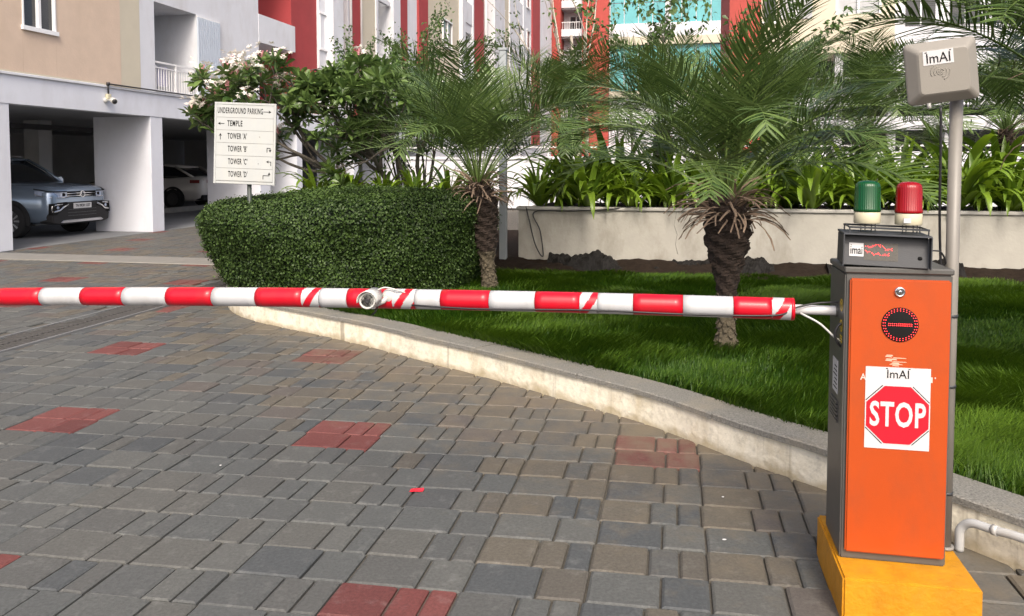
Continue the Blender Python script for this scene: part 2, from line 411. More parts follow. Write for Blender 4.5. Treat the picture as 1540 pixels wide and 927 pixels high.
def kerb_mat():
    """whitewashed concrete: grey scuffs, rusty runs and a broken tide line of splashed earth"""
    m = M['kerb_lime']; N, L = m.node_tree.nodes, m.node_tree.links; b = N['Principled BSDF']
    old = b.inputs['Base Color'].links[0].from_socket
    g = N.new('ShaderNodeNewGeometry')
    n = N.new('ShaderNodeTexNoise'); n.inputs['Scale'].default_value = 22; n.inputs['Detail'].default_value = 10; n.inputs['Roughness'].default_value = 0.75
    L.new(g.outputs['Position'], n.inputs['Vector'])
    r = N.new('ShaderNodeMapRange'); r.inputs['From Min'].default_value = .50; r.inputs['From Max'].default_value = .66; r.inputs['To Max'].default_value = .42
    L.new(n.outputs['Fac'], r.inputs['Value'])
    m1 = N.new('ShaderNodeMix'); m1.data_type = 'RGBA'; m1.inputs[7].default_value = (0.30,0.28,0.23,1)
    L.new(r.outputs[0], m1.inputs[0]); L.new(old, m1.inputs[6])
    sp = N.new('ShaderNodeSeparateXYZ'); L.new(g.outputs['Position'], sp.inputs[0])
    n2 = N.new('ShaderNodeTexNoise'); n2.inputs['Scale'].default_value = 9; n2.inputs['Detail'].default_value = 8
    L.new(g.outputs['Position'], n2.inputs['Vector'])
    ml = N.new('ShaderNodeMath'); ml.operation = 'MULTIPLY_ADD'; ml.inputs[1].default_value = -0.16
    L.new(n2.outputs['Fac'], ml.inputs[0]); L.new(sp.outputs['Z'], ml.inputs[2])
    r2 = N.new('ShaderNodeMapRange'); r2.inputs['From Min'].default_value = -0.075; r2.inputs['From Max'].default_value = -0.035; r2.inputs['To Min'].default_value = .6; r2.inputs['To Max'].default_value = 0
    L.new(ml.outputs[0], r2.inputs['Value'])
    m2 = N.new('ShaderNodeMix'); m2.data_type = 'RGBA'; m2.inputs[7].default_value = (0.30,0.23,0.11,1)
    L.new(r2.outputs[0], m2.inputs[0]); L.new(m1.outputs[2], m2.inputs[6])
    # thin dark runs straight down from the coping joints
    mp = N.new('ShaderNodeMapping'); mp.inputs['Scale'].default_value = (3.2, 3.2, 0.15); L.new(g.outputs['Position'], mp.inputs[0])
    n3 = N.new('ShaderNodeTexNoise'); n3.inputs['Scale'].default_value = 3; n3.inputs['Detail'].default_value = 5; L.new(mp.outputs[0], n3.inputs['Vector'])
    r3 = N.new('ShaderNodeMapRange'); r3.inputs['From Min'].default_value = .63; r3.inputs['From Max'].default_value = .70; r3.inputs['To Max'].default_value = .55
    L.new(n3.outputs['Fac'], r3.inputs['Value'])
    m3 = N.new('ShaderNodeMix'); m3.data_type = 'RGBA'; m3.inputs[7].default_value = (0.13,0.10,0.06,1)
    L.new(r3.outputs[0], m3.inputs[0]); L.new(m2.outputs[2], m3.inputs[6])
    L.new(m3.outputs[2], b.inputs['Base Color'])
kerb_mat()
# ================================================================== GROUND
tag(MB().add([(-400,-300,-0.06),(400,-300,-0.06),(400,500,-0.06),(-400,500,-0.06)], [(0,1,2,3)]).build('ground', M['joint_sand']), kind='structure')
# kerb front line (world), from the far corner round to beyond the right edge of the picture
KF = [(-3.55,11.4),(-3.25,9.6),(-2.98,8.3),(-2.52,7.52),(-1.76,6.88),(-1.13,6.34),(-0.65,5.87),(-0.14,5.39),(0.33,4.90),(0.79,4.40),(1.13,3.89),(1.43,3.50),(1.74,2.99),(1.94,2.66),(2.25,2.1),(2.6,1.3),(2.8,0.4)]
KC = [Vector((p.x, p.y)) for p in catmull([(a,b,0) for a,b in KF], 6)]
def offs(line, d):
    out = []
    for i, p in enumerate(line):
        t = (line[min(i+1, len(line)-1)]-line[max(i-1, 0)]).normalized()
        out.append(p+Vector((-t.y, t.x))*d)      # left of travel = towards the lawn
    return out
KB = offs(KC, 0.195)
KBn = np.array([(p.x, p.y) for p in KB])
KFn = np.array([(p.x, p.y) for p in KC])
def beyond_line(x, y, line):
    """true where the point lies on the lawn side of the line"""
    x = np.atleast_1d(x); y = np.atleast_1d(y)
    poly = np.vstack([line, [[30, line[-1,1]], [30, 30], [line[0,0], 30]]])
    ins = np.zeros(len(x), bool); j = len(poly)-1
    for i in range(len(poly)):
        xi, yi = poly[i]; xj, yj = poly[j]
        c = ((yi > y) != (yj > y)) & (x < (xj-xi)*(y-yi)/(yj-yi+1e-12)+xi)
        ins ^= c; j = i
    return ins
# paving
pav = MB().add([(-14,-6,-0.018),(4,-6,-0.018),(4,24,-0.018),(-14,24,-0.018)], [(0,1,2,3)]).build('pavement', M['joint_sand'], rot=(0,0,-A))
tag(pav, kind='structure')
SHEAR = 0.045
MOD = 0.42; V0 = -0.29; U0 = 4.30; ROW = 0.21
JT = 0.0075; CH = 0.008; DROP = 0.0065
def paver_verts(w, d):
    x = w/2-JT*0.6; y = d/2-JT*0.35
    P = []
    for (sx, sy, z) in ((x,y,-0.03),(x,y,-DROP),(x-CH*1.15,y-CH*0.7,0)):
        P += [(-sx,-sy,z),(sx,-sy,z),(sx,sy,z),(-sx,sy,z)]
    P = [(a, b+SHEAR*a, c) for a, b, c in P]
    F = [(8,9,10,11)]
    for k in (0, 4):
        for i in range(4):
            F.append((k+i, k+(i+1)%4, k+4+(i+1)%4, k+4+i))
    return P, F
GREYS = [(0.086,0.090,0.086),(0.078,0.082,0.080),(0.094,0.097,0.091),(0.082,0.084,0.080),(0.066,0.072,0.074),(0.089,0.090,0.083),(0.080,0.085,0.083)]
TANS = [(0.098,0.089,0.072),(0.090,0.083,0.070),(0.104,0.094,0.075),(0.068,0.072,0.073),(0.092,0.083,0.075)]
REDS = [(0.132,0.042,0.038),(0.112,0.037,0.034),(0.146,0.050,0.045)]
PM = {}
def paver_mesh(w, d, c):
    key = (round(w,3), round(d,3), c)
    if key not in PM:
        P, F = paver_verts(w, d)
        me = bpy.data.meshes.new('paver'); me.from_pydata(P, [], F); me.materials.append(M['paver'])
        a = me.attributes.new('paint', 'FLOAT_COLOR', 'POINT')
        a.data.foreach_set('color', np.tile(np.array([*c, 1.0], np.float32), len(P)))
        PM[key] = me
    return PM[key]
def inview(x, y, pad=0.02):
    if y < 0.5: return False
    px = 0.5+x/y*1200/1540
    py = (247+1200*EYE/y)/927
    return -pad < px < 1+pad and py < 1+pad
cells = []
pr = random.Random(3)
A_ROW = [0.60, 0.40]; B_ROW = [0.50, 0.27, 0.23]
for r in range(-75, 19):
    u1 = U0-ROW*r; uc = u1-ROW/2            # r = 0: the back row of the lattice's first patch
    kind = B_ROW if r % 2 == 0 else A_ROW
    ro = (0.004 if r % 2 else -0.004)+pr.uniform(-0.005, 0.005)
    for k in range(-28, 9):
        v = V0+MOD*k+ro+pr.uniform(-0.0015, 0.0015)
        rr = (r//2)                          # two rows to a patch
        red = (rr % 8 == 0 and k % 4 == 0) or (rr % 8 == 4 and (k+2) % 4 == 0)
        x0 = v
        for wf in kind:
            wd = wf*MOD; cx = x0+wd/2; x0 += wd
            u = uc+SHEAR*cx
            if 10.42 < u < 11.22 or u > 18.5 or u < 0.3: continue
            if u > 11 and cx > -3.4: continue
            if cx < -11.0 and u < 11.6: continue
            if -5.62 < cx < -5.14 and 3.4 < u < 10.3: continue
            p = W(u, cx)
            if p.x > -3.2 and beyond_line(p.x, p.y, KBn)[0]: continue
            if p.x <= -3.0 and p.y > 8.3 and p.x > -3.6 and p.y < 12 and beyond_line(p.x-0.05, p.y, KBn)[0]: continue
            c = pr.choice(REDS if red else GREYS)
            if not red and p.x < -0.6: c = tuple(q*0.93 for q in c) if False else c
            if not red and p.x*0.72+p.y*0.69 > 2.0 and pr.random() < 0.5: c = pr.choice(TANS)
            cells.append((p.y if inview(p.x, p.y) else 1e3+p.length, cx, u, wd, c))
cells.sort(key=lambda t: t[0])
bigV = []; bigF = []; bigC = []
for i, (dist, cx, u, wd, c) in enumerate(cells):
    dz = pr.uniform(-0.003, 0.002); tx, ty = pr.gauss(0, 0.006), pr.gauss(0, 0.006)
    if i < 300:
        o = link('paver', paver_mesh(wd, ROW, c), pav, (cx, u, dz), (tx, ty, pr.gauss(0, 0.003)))
    else:
        P, F = paver_verts(wd, ROW); b = len(bigV)
        bigV += [(a+cx, y+u, z+dz+tx*y-ty*a) for a, y, z in P]; bigF += [[q+b for q in f] for f in F]; bigC += [(*c, 1.0)]*len(P)
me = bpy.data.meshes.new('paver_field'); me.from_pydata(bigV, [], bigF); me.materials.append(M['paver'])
a = me.attributes.new('paint', 'FLOAT_COLOR', 'POINT'); a.data.foreach_set('color', np.array(bigC, np.float32).ravel())
tag(link('paver_field', me, pav), kind='stuff')
# concrete strip across the drive
st = MB().box(-13,-3.2,10.42,11.2,-0.05,0.004).add([(-13,10.415,0.006),(-3.2,10.415,0.006),(-3.2,10.46,0.0075),(-13,10.46,0.0075)],[(0,1,2,3)],1)
st = st.build('concrete_strip', [M['strip_concrete'], M['planter_render']], rot=(0,0,-A)); tag(st, kind='structure')
# drain
dr = frame('drain_grate', 'long dark iron drain grate let into the paving at the left', 'drain', 6.85, -5.38, 0)
MB().box(-0.225,-0.20,-3.45,3.45,-0.05,0.003).box(0.20,0.225,-3.45,3.45,-0.05,0.003).build('rim', M['garage_floor'], dr)
MB().box(-0.20,0.20,-3.45,3.45,-0.05,-0.03).build('channel', M['print_black'], dr)
g = MB().box(-0.012,0.012,-3.45,3.45,-0.02,-0.002)
for k in range(115): g.box(-0.198,0.198,-3.44+k*0.06,-3.44+k*0.06+0.026,-0.02,-0.0035)
tag(g.build('grate_bars', M['drain_iron'], dr), kind='stuff')
# kerb
kb = MB()
n = len(KC); KBK = offs(KC, 0.20)
vs = [(p.x,p.y,-0.06) for p in KC]+[(p.x,p.y,0.16) for p in KC]+[(p.x,p.y,0.16) for p in KBK]+[(p.x,p.y,-0.06) for p in KBK]
fs = []
for i in range(n-1):
    for a_, b_ in ((0,1),(1,2),(2,3)): fs.append((a_*n+i, a_*n+i+1, b_*n+i+1, b_*n+i))
fs += [(0,n,2*n,3*n),(n-1,2*n-1,3*n-1,4*n-1)]
kerb = kb.add(vs, fs).build('kerb', M['kerb_lime']); tag(kerb, kind='structure')
# coping slabs along the arc length
L = [0.0]
for i in range(1, n): L.append(L[-1]+(KC[i]-KC[i-1]).length)
def along(s, d):
    s = max(0, min(L[-1]-1e-4, s))
    i = max(j for j in range(len(KC)) if L[j] <= s); i = min(i, len(KC)-2)
    t = (s-L[i])/(L[i+1]-L[i]); p = KC[i].lerp(KC[i+1], t)
    tg = (KC[i+1]-KC[i]).normalized(); tg2 = (KC[min(i+2,len(KC)-1)]-KC[max(i-1,0)]).normalized()
    return p+Vector((-tg2.y, tg2.x))*d
s = 0.0; kr = random.Random(5)
while s < L[-1]-0.1:
    ln = kr.uniform(0.75, 1.05); e = min(s+ln-0.006, L[-1]); dz = kr.uniform(-0.002, 0.003); do = kr.uniform(-0.004, 0.004)
    q = 6; m_ = MB(); vs = []
    for k in range(q+1):
        t = s+(e-s)*k/q
        for d, z in ((-0.012+do,0.161),(-0.012+do,0.186+dz),(-0.004+do,0.192+dz),(0.205,0.190+dz),(0.205,0.161)):
            p = along(t, d); vs.append((p.x,p.y,z))
    fs = [(k*5+i, (k+1)*5+i, (k+1)*5+(i+1)%5, k*5+(i+1)%5) for k in range(q) for i in range(5)]
    fs += [(0,1,2,3,4), tuple(q*5+i for i in range(5))]
    m_.add(vs, fs).build('coping_slab', M['granite'], kerb)
    s += ln
# lawn soil
lp = [(p.x,p.y,0.145) for p in offs(KC, 0.198)]
lawn = MB().add(lp+[(9,0.4,0.145),(9,9.6,0.145),(9,16,0.145),(-3.6,16,0.145)], [list(range(len(lp)+4))]).build('lawn', M['soil']); tag(lawn, kind='structure')
# grass
def grass():
    N = 480000
    y = 2.2+7.3*rng.random(N*2)**1.15; x = -2.6+9.0*rng.random(N*2)
    ok = beyond_line(x, y, KBn) & (x < y*0.80+0.6) & (x > -y*0.35-0.2)
    u = x*SA+y*CA
    ok &= u < 9.55
    # denser near the viewer
    ok &= rng.random(N*2) < np.clip(4.2/y, 0.35, 1)
    x, y, u = x[ok], y[ok], u[ok]
    edge = np.zeros(len(x))
    n = len(x)
    cl = np.sin(x*3.1+1.3*np.sin(y*2.3))+np.sin(y*3.7+1.1*np.sin(x*4.1))+0.6*np.sin(x*9+y*7)+0.6*np.sin(y*11-x*6)
    pt = np.sin(x*1.3+y*0.9)+np.sin(x*0.7-y*1.9+1.0)
    h = 0.075+0.016*cl+0.034*rng.random(n)+0.006*pt
    h *= np.where(u > 9.0, 0.75, 1.0)
    yaw = 0.9*np.sin(x*2.2+y*1.1)+0.8*np.sin(y*3.3-x*1.7)-1.2+rng.normal(0, 0.75, n)
    lean = 0.35+0.35*rng.random(n)+0.12*cl
    w = 0.0018+0.0014*rng.random(n)+0.0006*np.clip(y-3.5,0,6)
    cx, sx = np.cos(yaw), np.sin(yaw)
    tip = np.stack([cx*lean*h*1.3, sx*lean*h*1.3, h], 1)
    mid = np.stack([cx*lean*h*0.45, sx*lean*h*0.45, h*0.60], 1)
    side = np.stack([-sx*w, cx*w, np.zeros(n)], 1)
    base = np.stack([x, y, np.full(n, 0.143)], 1)
    V = np.stack([base-side, base+side, base+mid-side*0.8, base+mid+side*0.8, base+tip], 1).reshape(-1, 3)
    o = (np.arange(n)*5)[:, None]
    t = np.clip(0.33+0.12*cl+0.09*pt+rng.normal(0, 0.2, n), 0, 1); t = np.where(rng.random(n) < 0.02, 1.15, t)
    tt = np.stack([t*0.5, t*0.5, t, t, t+0.15], 1).ravel()
    me = npmesh('grass', V, [o+np.array([[0,1,3,2]]), o+np.array([[2,3,4]])], M['grass_green'], tt)
    tag(link('grass', me), kind='stuff')
grass()
# ================================================================== PLANTER WALL AND WHAT LIES AT ITS FOOT
pw = frame('planter_wall', 'long stained off-white rendered planter wall behind the lawn', 'wall', 10.0, 0, 0)
MB().box(-1.95,7.5,0,0.16,0.0,0.885).build('wall_face', M['planter_render'], pw)
MB().box(-1.95,-1.80,0.16,1.9,0.0,0.885).build('end_wall', M['planter_render'], pw)
MB().box(-1.975,7.5,-0.025,0.185,0.887,0.925).build('capping', M['planter_cap'], pw, bev=0.006)
MB().box(-1.80,7.5,0.16,1.9,0.0,0.893).build('planting_soil', M['soil'], pw)
cr = MB().tube([(0.03,-0.001,0.88),(0.0,-0.001,0.72),(0.04,-0.001,0.6),(0.02,-0.001,0.48),(0.05,-0.001,0.36)], 0.0025, 4)
cr.build('crack', M['sign_line'], pw)
# mound of earth along the foot
def mound(name, v0, v1, u0, u1, zf, m, nu=14, nv=70, amp=0.05, seed=1):
    R = np.random.default_rng(seed); V = []; F = []
    ph = R.random(12)*6.28
    for i in range(nv+1):
        v = v0+(v1-v0)*i/nv
        for j in range(nu+1):
            t = j/nu; u = u0+(u1-u0)*t
            nz = sum(math.sin(v*f1+u*f2+ph[k])/(k+1.5) for k, (f1, f2) in enumerate(((3,5),(7,-4),(13,9),(29,-15),(57,42))))
            V.append((v, u, zf(v, t)+amp*nz*min(1, t*3)*(1 if j < nu else 0.4)))
    for i in range(nv):
        for j in range(nu):
            a_ = i*(nu+1)+j; F.append((a_, a_+nu+1, a_+nu+2, a_+1))
    return MB().add(V, F, 0, 'sheet' not in name).build(name, m, rot=(0,0,-A), fix=False)
tag(mound('soil_bank', -2.2, 7.5, 9.15, 10.01, lambda v, t: 0.14+0.13*t**0.8, M['soil'], nv=180, amp=0.035), kind='structure')
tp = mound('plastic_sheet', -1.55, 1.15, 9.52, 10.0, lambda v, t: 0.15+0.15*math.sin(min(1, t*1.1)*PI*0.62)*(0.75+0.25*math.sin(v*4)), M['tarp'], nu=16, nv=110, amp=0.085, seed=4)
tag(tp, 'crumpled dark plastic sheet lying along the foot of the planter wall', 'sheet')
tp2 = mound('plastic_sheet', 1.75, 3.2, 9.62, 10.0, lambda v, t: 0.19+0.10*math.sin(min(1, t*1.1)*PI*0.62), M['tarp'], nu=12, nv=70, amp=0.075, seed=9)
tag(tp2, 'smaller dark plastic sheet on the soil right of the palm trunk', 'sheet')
# grey pole at the wall's left end
gp = frame('grey_pole', 'slim pale grey square pole at the left end of the planter wall', 'pole', 9.86, -2.12, 0.14)
MB().box(-0.045,0.045,-0.045,0.045,0.0,2.75).build('shaft', M['pole_grey'], gp, bev=0.006)
MB().box(-0.09,0.09,-0.09,0.09,0,0.012).build('base_plate', M['pole_grey'], gp)
MB().box(-0.055,0.055,-0.055,0.055,2.75,2.78).build('cap', M['pole_grey'], gp)
cab_pts = catmull([W(9.98,-1.85,0.93),W(9.95,-1.80,0.75),W(9.93,-1.72,0.45),W(9.93,-1.62,0.30),W(9.95,-1.66,0.62),W(9.97,-1.74,0.86),W(9.965,-1.3,0.875),W(9.965,-0.75,0.91),W(10.05,-0.5,0.94)], 6)
tag(MB().tube(cab_pts, 0.008, 5).build('black_cable', M['black_plastic']), 'loose black cable looping over the planter wall beside the grey pole', 'cable')
# raised bed that carries on behind the hedge
rb = thing('raised_bed', 'low rendered raised bed hidden behind the clipped hedge', 'planter', (-2.0,12.35,0))
MB().box(-1.7,1.75,-0.55,0.55,0,0.80).build('bed_wall', M['planter_render'], rb)
MB().box(-1.64,1.69,-0.49,0.49,0.79,0.83).build('bed_soil', M['soil'], rb)
# ================================================================== HEDGE
def hedge():
    FP = [(-3.0,8.55),(-2.62,7.95),(-2.05,7.62),(-1.25,7.72),(-0.62,8.2),(-0.40,8.9),(-0.7,10.0),(-1.5,10.9),(-2.5,11.3),(-3.15,10.7),(-3.25,9.6)]
    c = Vector((-1.85,9.3))
    ring = [Vector((p.x,p.y)) for p in catmull([(a,b,0) for a,b in FP+[FP[0]]], 8)][:-1]
    prof = [(0.0,0.14),(0.10,0.3),(0.22,0.55),(0.31,0.78),(0.34,0.92),(0.30,1.02),(0.20,1.085),(0.05,1.115)]
    rows = []
    R = random.Random(2)
    for o, z in prof:
        row = []
        for p in ring:
            d = (p-c).normalized()
            wgt = 0.55+0.55*max(0, -d.x)
            bump_ = 0.028*math.sin(p.x*7+z*6)+0.026*math.sin(p.y*6-z*8+p.x*3)+0.016*math.sin(p.x*17-p.y*13+z*11)
            q = p+d*(o*wgt+bump_)
            zz = z-(0.10*max(0, -d.x) if z > 0.9 else 0)-0.02*math.sin(p.y*2)*(z > 0.9)
            row.append((q.x,q.y,zz))
        rows.append(row)
    last = rows[-1]
    for f in (0.75,0.5,0.25,0.02):
        row = []
        for i, p in enumerate(last):
            x = c.x+(p[0]-c.x)*f; y = c.y+(p[1]-c.y)*f
            row.append((x, y, p[2]*f+1.13*(1-f)+0.012*math.sin(x*9)+0.012*math.sin(y*8+x*4)))
        rows.append(row)
    V = np.array(rows); nr, nc = V.shape[:2]
    root = thing('clipped_hedge', 'big rounded dark green clipped hedge flaring out above the kerb corner', 'hedge', (-1.85,9.3,0.14))
    off = np.array([-1.85,9.3,0.14])
    F = [(i*nc+j, i*nc+(j+1)%nc, (i+1)*nc+(j+1)%nc, (i+1)*nc+j) for i in range(nr-1) for j in range(nc)]
    inner = (V-off)*np.array([0.975,0.975,0.965])
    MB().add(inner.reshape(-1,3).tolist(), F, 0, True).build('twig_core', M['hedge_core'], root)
    Vf = V.reshape(-1,3); Q = np.array(F)
    a_, b_, c_, d_ = Vf[Q[:,0]], Vf[Q[:,1]], Vf[Q[:,2]], Vf[Q[:,3]]
    nn = np.cross(c_-a_, d_-b_); ar = np.linalg.norm(nn, axis=1)/2; nn /= (2*ar[:,None]+1e-9)
    cen = (a_+b_+c_+d_)/4
    vis = ((np.array([0,0,1.48])-cen)*nn).sum(1) > 0
    if (((cen-np.array([-1.85,9.3,0.6]))*nn).sum(1) > 0).mean() < 0.5: nn = -nn; vis = ((np.array([0,0,1.48])-cen)*nn).sum(1) > 0
    pw_ = ar*np.where(vis, 1.0, 0.45)
    N = 170000
    idx = rng.choice(len(Q), N, p=pw_/pw_.sum())
    s, t = rng.random((2, N, 1))
    P = (a_[idx]*(1-s)+b_[idx]*s)*(1-t)+(d_[idx]*(1-s)+c_[idx]*s)*t
    nr_ = nn[idx]+rng.normal(0, 0.55, (N,3))
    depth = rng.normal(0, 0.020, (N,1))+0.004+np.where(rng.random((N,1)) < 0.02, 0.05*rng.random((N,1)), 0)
    P = P+nn[idx]*depth-off
    al = rng.normal(0, 1, (N,3))+np.array([0,0,0.5])
    R_ = frames_from(nr_, al)*(0.0165+0.010*rng.random(N))[:,None,None]
    tv = [(0,-0.5,0),(0.38,-0.05,0.10),(0,0.05,0),(-0.38,-0.05,0.10),(0.26,0.35,0.06),(0,0.62,-0.05),(-0.26,0.35,0.06)]
    tf = [(0,1,2),(0,2,3),(2,1,4,5),(3,2,5,6)]
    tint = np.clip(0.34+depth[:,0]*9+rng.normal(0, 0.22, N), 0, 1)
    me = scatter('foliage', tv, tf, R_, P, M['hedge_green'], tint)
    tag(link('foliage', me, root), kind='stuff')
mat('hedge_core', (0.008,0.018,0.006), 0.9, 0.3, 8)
hedge()
# ================================================================== PALMS
def frond_mesh(seed, L, droop, lf, npair=46):
    R = random.Random(seed)
    V = []; F = []; T = []
    # rachis in the local xz plane
    pts = []; ang = 0.0; p = Vector((0,0,0)); K = 26
    curl = R.uniform(-0.25, 0.25)
    tang = []
    for i in range(K+1):
        t = i/K
        ang = -droop*(t**1.7)
        sid = curl*t*t
        d = Vector((math.cos(ang)*math.cos(sid), math.cos(ang)*math.sin(sid), math.sin(ang)))
        pts.append(p.copy()); tang.append(d); p = p+d*(L/K)
    def at_(t):
        f = t*K; i = min(int(f), K-1); q = f-i
        return pts[i].lerp(pts[i+1], q), tang[i].lerp(tang[i+1], q).normalized()
    # rachis strip: three sided
    for i in range(K+1):
        r = 0.0085*(1-i/K)+0.0018
        dv = tang[i]; s = dv.cross(Vector((0,0,1))).normalized(); u = s.cross(dv)
        for a_ in (90, 210, 330):
            q = pts[i]+(s*math.cos(math.radians(a_))+u*math.sin(math.radians(a_)))*r; V.append(q); T.append(0.75)
    for i in range(K):
        for j in range(3):
            F.append((i*3+j, i*3+(j+1)%3, i*3+3+(j+1)%3, i*3+3+j))
    for k in range(npair):
        t = 0.30+0.70*(k+R.random()*0.5)/npair
        o, dv = at_(min(t, 0.999))
        s = dv.cross(Vector((0,0,1))).normalized(); u = s.cross(dv)
        ln = lf*(math.sin(PI*min(1, 0.28+0.70*(t-0.30)/0.70))**0.6)*R.uniform(0.85, 1.1)
        for sg in (-1, 1):
            fw = 0.45+0.65*t+R.gauss(0, 0.12)
            rise = R.choice((0.15, 0.38, 0.55))+R.gauss(0, 0.08)
            dd = (dv*fw+s*sg*1.0+u*rise).normalized()
            wv = dd.cross(u).normalized()*(0.0058+0.0018*R.random())
            fold = dd.cross(wv).normalized()*0.003
            b = len(V); cur = o.copy(); segs = 4; tint = min(1, max(0, R.gauss(0.42, 0.2)))
            sag = R.uniform(0.5, 1.0)
            dirv = dd.copy()
            prev = []
            for g in range(segs+1):
                q = g/segs
                wd = (0.55, 1.0, 0.85, 0.5, 0)[g]
                if g < segs:
                    V += [cur-wv*wd, cur+wv*wd]; T += [tint, min(1, tint+0.12)]
                else:
                    V.append(cur.copy()); T.append(tint)
                dirv = (dirv+Vector((0,0,-0.19*sag*(0.4+q)))).normalized()
                cur = cur+dirv*(ln/segs)
            for g in range(segs-1): F.append((b+2*g, b+2*g+1, b+2*g+3, b+2*g+2))
            F.append((b+2*segs-2, b+2*segs-1, b+2*segs))
    me = bpy.data.meshes.new('frond'); me.from_pydata([tuple(q) for q in V], [], F)
    a_ = me.attributes.new('tint', 'FLOAT', 'POINT'); a_.data.foreach_set('value', np.array(T, np.float32))
    me.materials.append(M['frond_green'])
    return me
FROND = {}
def fronds(L):
    key = round(L, 2)
    if key not in FROND:
        FROND[key] = [frond_mesh(100*i+int(L*50), L*f, d, 0.40*L/1.35) for i, (f, d) in enumerate(((1.0,0.9),(0.95,1.3),(1.0,1.75),(0.92,1.5),(0.82,0.5)))]
    return FROND[key]
STUB = []
def stub_mesh(seed):
    R = random.Random(seed); m = MB(); L_ = R.uniform(0.20, 0.36); d = R.uniform(0.7, 1.6)
    V = []; F = []; p = Vector((0,0,0))
    K = 5
    for i in range(K+1):
        t = i/K; an = 0.25-d*t; w_ = 0.010*(1-t*0.55)+0.002*R.random(); th = 0.004*(1-t*0.5)
        tw = R.gauss(0, 0.15)
        for sx, sz in ((-1,0),(0,1),(1,0),(0,-1)): V.append((p.x+sz*math.sin(an)*-th, p.y+sx*w_, p.z+sz*th+sx*w_*tw))
        p = p+Vector((math.cos(an), R.gauss(0, 0.10), math.sin(an)))*(L_/K)
    for i in range(K):
        for j in range(4): F.append((i*4+j, i*4+(j+1)%4, i*4+4+(j+1)%4, i*4+4+j))
    F.append((K*4,K*4+1,K*4+2,K*4+3))
    me = bpy.data.meshes.new('dead_stub'); me.from_pydata(V, [], F); me.materials.append(M['dry_stub']); return me
def palm(label, x, y, z0, prof, lean, L, nfr, seed, nstub=56, elev=(82, -22), group='feathery palms around the planter', full=True, off=0.0):
    R = random.Random(seed)
    root = thing('feather_palm', label, 'palm tree', (x,y,z0), R.uniform(0, 6.28) if not full else 0.0, group)
    H = prof[-1][1]
    def ax(z): t = z/H; return Vector((lean[0]*t, lean[1]*t, z))
    # trunk with the stubs of old leaf bases spiralling up it
    V = []; F = []; n = 20; rings = 60
    def rad(z):
        for (r0, za), (r1, zb) in zip(prof, prof[1:]):
            if z <= zb: return r0+(r1-r0)*(z-za)/(zb-za+1e-9)
        return prof[-1][0]
    for i in range(rings+1):
        z = H*i/rings; c = ax(z); r = rad(z)
        for j in range(n):
            th = 2*PI*j/n; rr = r*(1+0.10*math.sin(th*5+z*55)+R.gauss(0, 0.035))
            V.append((c.x+rr*math.cos(th), c.y+rr*math.sin(th), z))
    for i in range(rings):
        for j in range(n): F.append((i*n+j, i*n+(j+1)%n, (i+1)*n+(j+1)%n, (i+1)*n+j))
    ml = [0 if (f[0]//n)/rings*H > 0.36*H else 1 for f in F]
    m_ = MB(); m_.add(V, F, 0, False); m_.m = ml
    z = 0.03; th = 0.0
    while z < H-0.02:
        r = rad(z); c = ax(z); k = 8
        for _ in range(int(3+r*14)):
            th += 2.399963; zz = z+R.uniform(0, 0.018); d = Vector((math.cos(th), math.sin(th), 0)); s_ = Vector((-d.y, d.x, 0))
            w_ = 0.011+r*0.10; b = c+Vector((0,0,zz-z))+d*(r*0.93); o_ = (0.010 if z > 0.36*H else 0.016)+r*0.16*R.random()
            up = R.uniform(0.025, 0.045)*(1 if z > 0.25*H else -0.7)
            q = [b-s_*w_, b+s_*w_, b+s_*w_*0.6+d*o_+Vector((0,0,up)), b-s_*w_*0.6+d*o_+Vector((0,0,up)), b+d*o_*0.2+Vector((0,0,up*1.1))]
            mi = 1 if z < 0.36*H else 0
            bb = len(m_.v); m_.v += [tuple(t) for t in q]
            for f in ((0,1,2,3),(3,2,4),(1,4,2),(0,3,4)): m_.f.append([i+bb for i in f]); m_.m.append(mi); m_.s.append(False)
        z += 0.021
    m_.build('trunk', [M['bark_palm'], M['bark_base']], root, fix=False)
    # dry stubs of cut leaves hanging in a skirt below the crown
    if not STUB: STUB.extend(stub_mesh(i) for i in range(7))
    for i in range(nstub):
        t = R.random(); zz = H*(0.83+0.17*t); c = ax(zz); ph = i*2.399963+R.gauss(0, 0.2)
        d = rad(zz)*0.85
        s = R.uniform(0.7, 1.15)
        o = link('dead_stub', STUB[i % 7], root, (c.x+d*math.cos(ph), c.y+d*math.sin(ph), zz), (R.gauss(0, 0.4), -(t*0.75-0.15)+R.gauss(0, 0.15), ph)); o.scale = (s,)*3
    top = ax(H)
    FM = fronds(L)
    for i in range(nfr):
        t = i/(nfr-1)
        e = math.radians(elev[0]+(elev[1]-elev[0])*t**1.15)+R.gauss(0, 0.09)
        ph = i*2.399963+seed+off
        if t < 0.15: me = FM[4]
        elif t < 0.5: me = FM[i % 2]
        else: me = FM[1+i % 3]
        o = link('frond', me, root, (top.x+0.03*math.cos(ph), top.y+0.03*math.sin(ph), H-0.05*t), (R.gauss(0, 0.25), -e, ph))
        s = R.uniform(0.9, 1.1)*(0.72+0.28*min(1, t*3.5)); o.scale = (s,)*3
    return root
